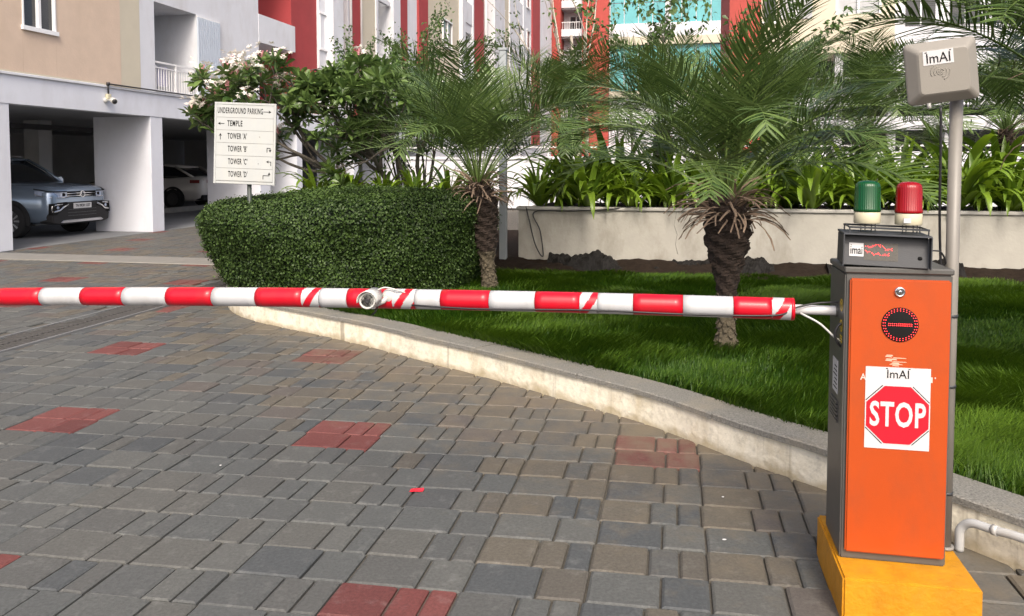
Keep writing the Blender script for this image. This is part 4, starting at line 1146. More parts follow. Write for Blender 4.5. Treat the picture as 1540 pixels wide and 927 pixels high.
# ---- boom
def bz(v): # the boom sags a little towards its far end
    return 0.963-0.0062*max(0.0, 0.4-v)**2
bo = frame('barrier_boom', 'long red and white striped barrier boom lowered across the drive', 'barrier boom', 2.9, 0.5, 0.0)
def btube(m_, v0, v1, r, k=6, m=0, n=28):
    pts = [(v0-0.5+(v1-v0)*i/k, 0, bz(v0+(v1-v0)*i/k)) for i in range(k+1)]
    m_.tube(pts, r, n, m)
m_ = MB(); btube(m_, 0.38, 0.60, 0.0165); m_.build('inner_arm', M['arm_white'], bo)
m_ = MB(); btube(m_, 0.548, 0.558, 0.021); m_.build('socket', M['cabinet_grey'], bo)
edges = [(-3.75,'w'),(-3.42,'r'),(-3.22,'w'),(-2.831,'r'),(-2.614,'w'),(-2.416,'r'),(-2.22,'w'),(-2.018,'r'),(-1.813,'w'),(-1.622,'r'),(-1.423,'d'),(-1.35,'w'),(-1.235,'r'),
         (-1.049,'d'),(-0.961,'w'),(-0.86,'r'),(-0.672,'w'),(-0.499,'r'),(-0.333,'d'),(-0.269,'w'),(-0.141,'r'),(0.034,'w'),(0.207,'r'),(0.336,'d'),(0.402,None)]
for (v0, c), (v1, _) in zip(edges, edges[1:]):
    r = 0.0382
    if c == 'd':
        # hazard tape: slanting red on white
        V = []; F = []; mi = []; n = 48; k = 24
        for i in range(k+1):
            v = v0+(v1-v0)*i/k
            for j in range(n):
                a_ = 2*PI*j/n; V.append((v-0.5, -(r+0.0004)*math.cos(a_), bz(v)+(r+0.0004)*math.sin(a_)))
        for i in range(k):
            for j in range(n):
                F.append((i*n+j, i*n+(j+1)%n, (i+1)*n+(j+1)%n, (i+1)*n+j))
                a_ = 2*PI*(j+0.5)/n
                d = (v0+(v1-v0)*(i+0.5)/k-v0)-0.55*r*math.sin(a_)*1.2
                q = (d/0.070+0.08) % 1.0
                mi.append(0 if 0.36 < q < 0.80 else 1)
        m_ = MB(); m_.add(V, F, 0, True); m_.m = mi
        m_.build('hazard_band', [M['band_red'], M['band_white']], bo, fix=False)
    else:
        m_ = MB(); btube(m_, v0+0.0007, v1-0.0007, r if c == 'r' else r-0.0004)
        m_.build('red_band' if c == 'r' else 'white_band', M['band_red' if c == 'r' else 'band_white'], bo)
m_ = MB(); btube(m_, 0.400, 0.412, 0.0392, 2); m_.build('end_ring', M['band_red'], bo)
m_ = MB(); btube(m_, -3.762, -3.748, 0.0392, 2); m_.build('end_ring', M['band_red'], bo)
# cables of the boom
tag(MB().tube(catmull([W(2.862,-0.97,bz(-0.9)-0.018),W(2.862,-0.7,bz(-0.7)-0.026),W(2.862,-0.3,bz(-0.3)-0.020),W(2.862,0.05,bz(0)-0.024),W(2.862,0.34,bz(0.3)-0.018),W(2.868,0.40,bz(0.3)+0.006),W(2.88,0.48,bz(.3)+0.026),W(2.885,0.565,bz(.3)+0.032),W(2.885,0.585,bz(.3)+0.028)], 6), 0.0035, 6).build('boom_cable', M['black_plastic']),
    'thin black cable taped along the near side of the boom', 'cable')
tag(MB().tube(catmull([W(2.87,0.43,0.955),W(2.85,0.49,0.925),W(2.84,0.54,0.88),W(2.85,0.567,0.868),W(2.86,0.58,0.88)], 6), 0.0038, 6).build('white_cable', M['camera_white']),
    'thin white cable drooping from the boom root to the cabinet side', 'cable')
tag(MB().tube(catmull([W(2.83,0.582,0.935),W(2.825,0.55,0.93),W(2.825,0.535,0.90),W(2.83,0.545,0.865),W(2.84,0.566,0.85),W(2.85,0.583,0.88)], 6), 0.0045, 6).build('black_cable', M['black_plastic']),
    'black cable loop at the cabinet\'s left side below the boom root', 'cable')
# ---- small camera on the boom
bc = frame('bullet_camera', 'small white bullet camera clamped on the boom\'s middle', 'security camera', 2.80, -1.112, 0.962)
bc.rotation_euler = (math.radians(-3), 0, -A-math.radians(-10))
MB().lathe([(0.026,0.10),(0.031,0.096),(0.032,0.0),(0.030,-0.045),(0.031,-0.052),(0.026,-0.056),(0.024,-0.048)], 28, 0, Matrix.Rotation(PI/2, 4, 'X') @ Matrix.Rotation(PI, 4, 'X')).build('housing', M['camera_white'], bc)
m_ = MB(); V = []; F = []
for i, y in enumerate((-0.068, 0.085)):
    for j in range(13):
        a_ = math.radians(-10+200*j/12)
        for r in (0.0345, 0.037): V.append((r*math.cos(a_), y, r*math.sin(a_)))
for j in range(12):
    a_, b_, c_, d_ = j*2, j*2+1, j*2+2, j*2+3
    F += [(a_,c_,26+c_,26+a_),(b_,d_,26+d_,26+b_),(a_,b_,d_,c_),(26+a_,26+b_,26+d_,26+c_)]
F += [(0,1,27,26),(24,25,51,50)]
m_.add(V, F, 0, True).build('sunshield', M['camera_white'], bc, fix=True)
gl = MB().lathe([(0.0245,0),(0.0245,0.003),(0,0.003)], 28, 0, Matrix.Translation((0,-0.045,0)) @ Matrix.Rotation(PI/2, 4, 'X')).build('front_glass', M['print_black'], bc)
MB().lathe([(0.010,0),(0.010,0.003),(0.007,0.004),(0,0.002)], 20, 0, Matrix.Translation((0,-0.048,0)) @ Matrix.Rotation(PI/2, 4, 'X')).build('lens', M['black_plastic'], gl)
MB().box(-0.012,0.012,0.030,0.055,-0.040,-0.020).tube([(0.0,0.045,-0.03),(0.042,0.048,-0.012),(0.055,0.060,0.005)], 0.010, 10).build('bracket', M['camera_white'], bc)
MB().lathe([(0.030,0),(0.030,0.008),(0.014,0.020),(0,0.020)], 20, 0, Matrix.Translation((0.062,0.070,0.004)) @ Matrix.Rotation(PI/2, 4, 'X')).build('mount_plate', M['camera_white'], bc)
MB().tube(catmull([(0.018,0.05,0.030),(0.05,0.045,0.040),(0.10,0.050,0.028),(0.145,0.062,0.010)], 6), 0.0032, 6).build('cable', M['camera_white'], bc)
MB().tube(catmull([(0.0,0.06,-0.035),(0.01,0.055,-0.055),(-0.004,0.05,-0.065),(0.012,0.045,-0.050),(0.02,0.06,-0.03)], 6), 0.0022, 6).build('wire_loop', M['black_plastic'], bc)
# ================================================================== PIPE BY THE KERB, LITTER
def kpt(x, d, z):
    best = min(range(n_k), key=lambda i: abs(KC[i].x-x) if KC[i].y < 4.2 else 9)
    p = KC[best]; tg = (KC[min(best+1,n_k-1)]-KC[max(best-1,0)]).normalized(); q = p+Vector((-tg.y, tg.x))*d
    return Vector((q.x, q.y, z))
n_k = len(KC)
a0 = along(L[-1]*0.0+0, 0)
sK = min(range(n_k), key=lambda i: (KC[i]-Vector((1.72,3.02))).length); sL = L[sK]
pp = []
base = along(sL, -0.045)
for dz in (0.0, 0.04, 0.075): pp.append(Vector((base.x,base.y,dz)))
for k, (ds_, z) in enumerate(((0.012,0.100),(0.035,0.118),(0.065,0.124),(0.12,0.126),(0.22,0.135),(0.4,0.132),(0.7,0.13),(1.1,0.13),(1.6,0.13))):
    q = along(sL+ds_, -0.040); pp.append(Vector((q.x,q.y,z)))
vp = tag(MB().tube(catmull(pp, 4), 0.0165, 16).build('drain_pipe', M['pvc']), None)
pv = thing('pvc_pipe', 'pale plastic pipe rising from the paving and running along the kerb behind the cabinet', 'pipe', pp[0])
vp.parent = pv; vp.location = -pp[0]
q0 = along(sL+0.115, -0.040); q1 = along(sL+0.135, -0.040)
MB().tube([Vector((q0.x,q0.y,0.126))-pp[0], Vector((q1.x,q1.y,0.127))-pp[0]], 0.0195, 16).build('coupling', M['pvc'], pv)
q0 = along(sL+0.60, -0.040); q1 = along(sL+0.62, -0.040)
MB().tube([Vector((q0.x,q0.y,0.131))-pp[0], Vector((q1.x,q1.y,0.131))-pp[0]], 0.0195, 16).build('coupling', M['pvc'], pv)
lt = MB().add([(-0.030,-0.012,0.003),(0.030,-0.010,0.004),(0.034,0.006,0.012),(0.028,0.013,0.006),(-0.026,0.011,0.005),(0.0,-0.011,0.010),(0.002,0.012,0.008),
               (-0.030,-0.012,0.001),(0.030,-0.010,0.001),(0.034,0.006,0.002),(0.028,0.013,0.001),(-0.026,0.011,0.001)], [(0,5,6,4),(5,1,2,6),(2,3,6),(0,4,11,7),(1,8,9,2),(0,7,8,1,5),(3,2,9,10),(4,6,3,10,11),(7,11,10,9,8)])
lt = lt.build('litter_scrap', M['litter_red'], loc=(-0.43,3.52,0)); tag(lt, 'scrap of red tape lying on the pavers', 'litter')
rs_ = random.Random(9)
for k, (x, y, lbl) in enumerate(((-1.42,3.82,'tiny white scrap of paper on the grey pavers far from the kerb'),(0.83,3.05,'white cigarette end lying along a paver joint'),(0.93,3.45,'tiny pale pebble near the plinth'))):
    o = MB().lathe([(0.003,0.0),(0.006,0.003),(0.004,0.006),(0,0.007)], 7).build('litter_scrap' if k < 2 else 'pebble', M['paper_white'], loc=(x,y,0.0)); tag(o, lbl, 'litter')
    o.scale = (1.6 if k == 1 else 1, 0.7, 0.7)
# ================================================================== DIRECTION SIGN
sn = thing('direction_sign', 'cream direction board for the underground parking and towers on a dark post', 'sign', (-2.60,7.80,0), math.radians(-2))
MB().tube([(0.02,0.035,-0.02),(0.02,0.035,1.5)], 0.022, 12).build('post', M['dark_post'], sn)
MB().lathe([(0.13,0.0),(0.11,0.035),(0.06,0.06),(0.025,0.07)], 14, 0, Matrix.Translation((0.02,0.035,0))).build('footing', M['kerb_lime'], sn)
hb = thing('tmp', None, None); bpy.data.objects.remove(hb)
bd = MB().box(-0.300,0.300,-0.014,0.014,-0.395,0.395).build('board', M['sign_cream'], sn, (0,0,1.665), (0,math.radians(2.2),0), bev=0.004)
for x in (-0.292, 0.292): MB().box(x-0.010,x+0.010,-0.020,-0.012,-0.396,0.396).build('edge_trim', M['sign_cream'], bd, bev=0.002)
MB().box(-0.282,0.282,-0.020,-0.012,0.376,0.396).build('edge_trim', M['sign_cream'], bd, bev=0.002)
row = 0.123
txts = ["UNDERGROUND PARKING","TEMPLE","TOWER 'A'","TOWER 'B'","TOWER 'C'","TOWER 'D'"]
for i in range(6):
    z = 0.312-i*row
    MB().box(-0.280,0.280,-0.0195,-0.0135,z-row/2+0.002,z+row/2-0.002).build('panel', M['sign_cream'], bd)
    MB().box(-0.280,0.280,-0.0170,-0.0138,z-row/2-0.0019,z-row/2+0.0019).build('panel_joint', M['sign_line'], bd)
    x = (-0.272,-0.175,-0.170,-0.165,-0.160,-0.157)[i]
    lettering(txts[i], 0.078, M['print_black'], bd, (x,-0.0198,z+0.002), 0.020, 0.5, 'LEFT', sp=1.16, fit=(0.445,0.150,0.190,0.190,0.190,0.190)[i])
def arrow(pts, head, th=0.0065):
    m_ = MB()
    for (x0, z0), (x1, z1) in zip(pts, pts[1:]):
        d = Vector((x1-x0, z1-z0)); nn_ = Vector((-d.y, d.x)).normalized()*th/2; e = d.normalized()*th/2
        m_.add([(x0-nn_.x-e.x,-0.0205,z0-nn_.y-e.y),(x1-nn_.x+e.x*0,-0.0205,z1-nn_.y),(x1+nn_.x,-0.0205,z1+nn_.y),(x0+nn_.x-e.x,-0.0205,z0+nn_.y-e.y)], [(0,1,2,3)])
    (x0, z0), (x1, z1) = pts[-2:]; d = Vector((x1-x0, z1-z0)).normalized(); q = Vector((-d.y, d.x)); t = Vector((x1, z1))+d*0.012
    m_.add([(t.x,-0.0206,t.y),(t.x-d.x*0.028+q.x*head,-0.0206,t.y-d.y*0.028+q.y*head),(t.x-d.x*0.020,-0.0206,t.y-d.y*0.020),(t.x-d.x*0.028-q.x*head,-0.0206,t.y-d.y*0.028-q.y*head)], [(0,1,2),(0,2,3)])
    m_.build('arrow', M['print_black'], bd, fix=False)
z_ = [0.312-i*row for i in range(6)]
arrow([(0.182,z_[0]+.002),(0.245,z_[0]+.002)], 0.016)
arrow([(-0.205,z_[1]),(-0.255,z_[1])], 0.016)
arrow([(-0.240,z_[2]-0.030),(-0.240,z_[2]+0.018)], 0.016)
arrow([(0.222,z_[3]-0.018),(0.222,z_[3]+0.022),(0.252,z_[3]+0.022),(0.252,z_[3]-0.008)], 0.015)
arrow([(0.262,z_[4]-0.024),(0.262,z_[4]+0.012),(0.226,z_[4]+0.012)], 0.015)
arrow([(0.188,z_[5]-0.034),(0.188,z_[5]),(0.248,z_[5]),(0.248,z_[5]+0.022)], 0.015)
for x, z in ((0.145,z_[2]+0.004),(0.137,z_[4]-0.010)):
    MB().lathe([(0.005,0),(0.004,0.002),(0,0.003)], 8, 0, Matrix.Translation((x,-0.0195,z)) @ Matrix.Rotation(PI/2, 4, 'X')).build('rivet', M['sign_line'], bd)
# ================================================================== APARTMENT BLOCK ON THE LEFT (local x = v, y = u)
ab = frame('apartment_block', 'long white, beige and red apartment block over an open car porch on the left', 'building')
FV = -11.0
def piece(name, v0, v1, u0, u1, z0, z1, m, bev=0.0, parent=None):
    return MB().box(v0, v1, u0, u1, z0, z1).build(name, M[m], parent or ab, bev=bev)
# porch floor is a piece of the setting
tag(MB().box(-24,-11.02,6,36,-0.05,0.004).build('porch_floor', M['garage_floor'], rot=(0,0,-A)), kind='structure')
for u0, u1, vb in ((6.6,7.0,-12.5),(10.9,11.55,-11.7),(15.25,15.66,-12.4),(19.85,20.40,-12.6),(22.0,22.35,-11.95),(26.3,26.7,-12.4),(30.5,30.9,-12.4),(34.8,35.2,-12.4)):
    piece('pillar', vb, FV, u0, u1, 0.0, 2.49, 'bay_white', 0.008)
piece('beam', FV-0.28, FV+0.012, 6, 36, 2.49, 2.97, 'bay_white')
piece('ledge', FV-0.30, FV+0.045, 6, 36, 2.972, 3.02, 'white_paint', 0.006)
piece('porch_ceiling', -24, FV-0.29, 6, 36, 2.62, 2.80, 'grey_interior')
piece('porch_back_wall', -24, -23.8, 6, 36, 0, 2.61, 'grey_interior')
piece('porch_end_wall', -23.7, -12.7, 35.4, 35.6, 0, 2.61, 'grey_interior')
for u, v in ((17.9,-16.2),(19.0,-20.5),(26.5,-20.0),(13.5,-20.0),(30.8,-17.2)): piece('porch_column', v-0.22, v+0.22, u-0.22, u+0.22, 0, 2.60, 'grey_interior')
piece('porch_duct', -15.2, -14.9, 12, 20, 2.30, 2.42, 'dark_interior')
piece('porch_floor_kerb', -15.0, -14.8, 16.2, 34, 0.006, 0.15, 'strip_concrete')
# upper storeys: bands along the facade.  (u0, u1, material, proud)
def opening(u0, u1, z0, z1, back, rail=None):
    piece('balcony_back', FV-back-0.1, FV-back, u0, u1, z0, z1, 'grey_interior')
    piece('balcony_floor', FV-back+0.002, FV-0.02, u0+0.002, u1-0.002, z0-0.02, z0+0.012, 'grey_interior')
def band(u0, u1, m, proud=0.0, z0=3.022, z1=19.0, depth=1.5): return piece('wall', FV-depth, FV+proud, u0, u1, z0, z1, m)
band(5.0, 11.86, 'beige_render', 0.02)
# window in the beige wall
band(11.862, 12.62, 'beige_render', 0.02, 3.022, 3.83); band(11.862, 12.62, 'beige_render', 0.02, 5.15, 19)
band(12.622, 14.34, 'beige_render', 0.02)
def window(u0, u1, z0, z1, v=FV, ns=2, frame_m='window_white', parent=None):
    wdw = MB().box(v-0.10, v-0.05, u0+0.002, u1-0.002, z0+0.002, z1-0.002).build('window', M['dark_glass'], parent or ab)
    f = MB(); t = 0.055
    f.box(v-0.049, v+0.045, u0-0.03, u1+0.03, z0-t, z0+0.02)
    f.build('sill', M[frame_m], wdw)
    MB().box(v-0.049, v+0.035, u0-0.03, u1+0.03, z1-0.02, z1+t).build('head', M[frame_m], wdw)
    f = MB()
    for k in range(ns+1):
        uu = u0+(u1-u0)*k/ns; f.box(v-0.049, v+0.015, uu-0.03 if k else uu, uu+0.03 if k < ns else uu, z0+0.02, z1-0.02)
    f.build('frame', M[frame_m], wdw)
    return wdw
window(11.862, 12.62, 3.83, 5.15, FV+0.02)
piece('trim_line', FV+0.02, FV+0.026, 5.0, 14.335, 3.022, 3.05, 'cream_render')
band(14.342, 14.95, 'cream_render', 0.015)
band(14.952, 15.44, 'white_paint', 0.01)
# first bay with its balcony
for z0, z1 in ((4.96,6.02),(7.9,9.0),(10.9,12.0),(13.9,15.0),(16.9,19)): band(15.442, 17.0, 'white_paint', 0.01, z0, z1)
for z0, z1 in ((3.03,4.96),(6.02,7.9),(9.0,10.9),(12.0,13.9),(15.0,16.9)): opening(15.445, 16.998, z0, z1, 1.5)
band(17.002, 19.85, 'white_paint', 0.01)
rl = MB().box(FV-0.04,FV-0.005,15.45,16.995,3.66,3.70).box(FV-0.035,FV-0.01,15.45,16.995,3.55,3.575).box(FV-0.035,FV-0.01,15.45,16.995,3.06,3.085)
rl = rl.build('railing', M['rail_white'], ab)
for k in range(17): MB().box(FV-0.032,FV-0.014,15.50+k*0.092,15.515+k*0.092,3.087,3.548).build('baluster', M['rail_white'], rl)
MB().box(FV-0.045,FV+0.0,16.18,16.23,3.03,3.70).build('railing_post', M['rail_white'], rl)
cl = MB()
V = []; F = []
for i in range(13):
    for j in range(6): V.append((FV-0.07-0.015*math.sin(i*1.4)-0.01*j*0, 15.62+i*0.028, 3.60-j*0.085-0.01*math.sin(i)))
for i in range(12):
    for j in range(5): F.append((i*6+j, i*6+j+1, (i+1)*6+j+1, (i+1)*6+j))
cl.add(V, F, 0, True); lc = cl.build('hanging_cloth', M['cloth_lilac'], rot=(0,0,-A)); tag(lc, 'pale lilac cloth hanging inside the white balcony railing', 'cloth')
piece('balcony_partition', FV-1.5, FV-0.9, 15.9, 15.95, 3.04, 4.9, 'white_paint')
MB().tube([(FV-1.0,15.6,4.2),(FV-0.5,16.5,3.55)], 0.03, 6).build('balcony_prop', M['rail_white'], ab)
lv = MB().box(FV+0.012,FV+0.05,16.98,17.93,3.03,3.06).box(FV+0.012,FV+0.05,16.98,17.93,4.90,4.93).build('louvre_panel', M['rail_white'], ab)
for k in range(11): MB().box(FV+0.02,FV+0.065,16.99+k*0.085,17.05+k*0.085,3.062,4.898).build('slat', M['louvre_blue'], lv)
# next bay: white balcony front with red wall behind
piece('wall', FV-2.6, FV-2.4, 19.852, 24.0, 3.03, 19, 'beige_render')
for f in range(5):
    z = 4.75+f*3.0
    piece('balcony_front', FV-0.12, FV+0.02, 19.852, 21.95, z, z+0.75, 'white_paint')
    piece('balcony_floor', FV-2.39, FV-0.13, 19.86, 21.94, z, z+0.14, 'white_paint')
bands = [(21.95,23.66,'red_render',-0.1),(23.662,24.15,'white_paint',-0.02),(24.152,24.95,'white_paint',0.25),(24.952,25.8,'red_render',-0.3),(25.802,25.95,'white_paint',0.05),(25.952,26.75,'red_render',0.1),
  (26.752,28.45,'cream_render',0.0),(28.452,28.65,'white_paint',0.05),(30.05,30.85,'white_paint',0.15),(30.852,32.0,'red_render',0.05),(32.002,33.4,'white_paint',0.0),(33.402,34.7,'red_render',0.1),
  (34.702,40.3,'cream_render',0.0),(40.302,40.9,'white_paint',0.2),(42.9,43.1,'white_paint',0.1),(43.102,45.4,'red_render',0.1),(45.402,47.0,'red_render',-1.0),(47.002,49.8,'white_paint',0.4),(49.802,52.9,'cream_render',0.0),
  (52.902,55.8,'white_paint',0.1),(57.8,61.0,'white_paint',0.1),(61.002,64.5,'red_render',0.2),(64.502,72,'white_paint',0.0)]
for u0, u1, m, pr_ in bands: band(u0, u1, m, pr_)
for f in range(5):
    z = 3.03+3.0*f
    # narrow strips that carry windows, and open balconies between the bands
    window(23.70, 24.12, z+2.1, z+3.2 if f < 4 else z+2.9, FV-0.02+0.012, 1)
    piece('balcony_front', FV-0.1, FV+0.03, 28.652, 30.048, z+1.6, z+1.75, 'white_paint')
    piece('balcony_back', FV-1.4, FV-1.3, 28.652, 30.048, z, z+3.0, 'dark_interior')
    rr2 = MB().box(FV-0.05,FV-0.02,28.655,30.045,z+2.62,z+2.66).build('railing', M['rail_white'], ab)
    for k in range(10): MB().box(FV-0.045,FV-0.025,28.70+k*0.14,28.72+k*0.14,z+1.76,z+2.615).build('baluster', M['rail_white'], rr2)
    piece('balcony_front', FV-0.1, FV+0.05, 40.902, 42.898, z, z+1.1, 'white_paint'); piece('wall', FV-0.5, FV+0.0, 40.902, 42.898, z+2.5, z+3.0, 'white_paint')
    window(40.92, 42.88, z+1.16, z+2.45, FV-0.2, 2)
    piece('wall', FV-0.5, FV+0.05, 55.802, 57.798, z, z+1.0, 'white_paint'); piece('wall', FV-0.5, FV+0.05, 55.802, 57.798, z+2.4, z+3.0, 'white_paint')
    window(55.82, 57.78, z+1.06, z+2.34, FV-0.1, 2)
    window(50.4, 51.4, z+1.1, z+2.4, FV+0.06, 1)
    window(37.2, 38.8, z+1.1, z+2.4, FV+0.06, 2)
    window(58.9, 60.2, z+1.1, z+2.4, FV+0.16, 1)
MB().tube([(FV+0.32,25.4,3.0),(FV+0.32,25.4,18)], 0.05, 8).build('drain_pipe', M['rail_white'], ab)
MB().tube([(FV+0.14,26.76,3.0),(FV+0.14,26.76,18)], 0.04, 8).build('drain_pipe', M['rail_white'], ab)
MB().tube([(FV+0.16,45.6,3.0),(FV+0.16,45.6,18)], 0.09, 8).build('drain_pipe', M['rail_white'], ab)
piece('ground_storey', FV-3.0, FV-0.02, 36.0, 72, 0, 3.0, 'white_paint')
# wall camera and the black pipe along the ledge
wc = frame('wall_camera', 'white camera fixed to the porch beam beneath the beige wall', 'security camera', 13.86, FV+0.012, 2.72)
MB().lathe([(0.05,0),(0.05,0.03),(0.02,0.04),(0,0.04)], 16, 0, Matrix.Rotation(PI/2, 4, 'Y')).build('mount_plate', M['camera_white'], wc)
MB().tube([(0.03,0,0),(0.13,-0.02,0.0),(0.17,-0.05,-0.01)], 0.016, 8).build('arm', M['camera_white'], wc)
mt_ = Matrix.Translation((0.20,0.02,-0.01)) @ Matrix.Rotation(math.radians(62), 4, 'Z') @ Matrix.Rotation(math.radians(-80), 4, 'X') @ Matrix.Rotation(PI, 4, 'X')
mt_ = Matrix.Translation((0.20,-0.02,-0.01)) @ Vector((0.75,-0.62,-0.22)).to_track_quat('Z', 'Y').to_matrix().to_4x4()
MB().lathe([(0.045,-0.10),(0.055,-0.09),(0.058,0.10),(0.05,0.11)], 18, 0, mt_).build('housing', M['camera_white'], wc)
MB().lathe([(0.048,0.1105),(0.046,0.116),(0,0.116)], 18, 0, mt_).build('front_glass', M['black_plastic'], wc)
bp_ = frame('black_pipe', 'thin black pipe running along the white ledge below the balcony', 'pipe', 13.9, FV+0.06, 3.045)
MB().tube([(0,0,-0.22),(0,0,-0.02),(0,0.06,0.0),(0,2.95,0.0)], 0.016, 8).build('conduit', M['black_plastic'], bp_)
MB().box(-0.03,0.03,-0.05,0.05,-0.30,-0.20).build('junction_box', M['lamp_cream'], bp_, bev=0.005)
MB().lathe([(0.035,-0.03),(0.035,0.03)], 12).build('end_cap', M['black_plastic'], bp_)
# ================================================================== CARS
def loft(m_, st, n_mirror=True, m=0):
    """st: list of (x, half outline [(y,z)...]) bottom to top; mirrored about y = 0"""
    V = []; F = []; k = len(st[0][1])*2-0
    for x, prof in st:
        V += [(x, -y, z) for y, z in prof]+[(x, y, z) for y, z in prof[::-1]]
    for i in range(len(st)-1):
        for j in range(k):
            F.append((i*k+j, i*k+(j+1)%k, (i+1)*k+(j+1)%k, (i+1)*k+j))
    F += [tuple(range(k))[::-1], tuple((len(st)-1)*k+j for j in range(k))]
    m_.add(V, F, m, True); return m_
def lower(x, w_, zb, zm, zs, zt, crown=0.02): # sill, waist, shoulder, top
    return (x, [(w_*0.80,zb),(w_*0.97,zb+0.07),(w_,zm),(w_*0.985,zs-0.05),(w_*0.94,zs),(w_*0.80,zt),(w_*0.40,zt+crown),(0.001,zt+crown*1.3)])
def wheel(root, x, y, r, side, rim):
    w_ = MB().lathe([(r*0.62,-0.11),(r*0.92,-0.11),(r,-0.075),(r,0.075),(r*0.92,0.11),(r*0.64,0.105)], 36, 0, Matrix.Translation((x,y,r)) @ Matrix.Rotation(PI/2*side, 4, 'X'), cap=False).build('wheel', M['tyre'], root)
    mt = Matrix.Translation((x,y,r)) @ Matrix.Rotation(-PI/2*side if side < 0 else -PI/2, 4, 'X')
    yy = y+side*0.100
    rm = MB().lathe([(r*0.66,0.104),(r*0.64,0.094),(0.05,0.090),(0,0.090)], 30, 0, Matrix.Translation((x,y,r)) @ Matrix.Rotation(-PI/2*side, 4, 'X'))
    rm.build('rim', M['rim_dark'], w_)
    sp = MB()
    for k in range(5):
        for da in (-0.15, 0.15):
            a_ = k*2*PI/5+0.3+da; b_ = k*2*PI/5+0.3+da*1.9; d = Vector((math.cos(a_),0,math.sin(a_))); e = Vector((math.cos(b_),0,math.sin(b_)))
            s = Vector((-math.sin(a_),0,math.cos(a_)))*r*0.045; c = Vector((x,yy,r))
            o = Vector((0,side*0.015,0))
            sp.add([c+d*r*0.10-s*0.8, c+d*r*0.10+s*0.8, c+e*r*0.63+s*1.3+o, c+e*r*0.63-s*1.3+o, c+d*r*0.10-s*0.8-o*2, c+d*r*0.10+s*0.8-o*2, c+e*r*0.63+s*1.3-o, c+e*r*0.63-s*1.3-o],
                   [(0,1,2,3),(0,1,5,4),(1,2,6,5),(2,3,7,6),(3,0,4,7)])
    sp.build('spokes', M[rim], w_)
def archring(root, x, y, r, side, mname='tyre'):
    V = []; F = []; n = 20
    for i in range(n+1):
        a_ = math.radians(-12+204*i/n)
        for rr, oy in ((r*1.06,0.0),(r*1.06,0.022),(r*1.24,0.016),(r*1.26,-0.02)): V.append((x+rr*math.cos(a_), y+side*oy, r+rr*math.sin(a_)))
    for i in range(n):
        for j in range(3): F.append((i*4+j, i*4+j+1, i*4+5+j, i*4+4+j))
    MB().add(V, F).lathe([(r*1.07,0),(0,0.001)], 24, 0, Matrix.Translation((x,y+side*0.003,r)) @ Matrix.Rotation(-PI/2*side, 4, 'X')).build('wheel_arch', M[mname], root)
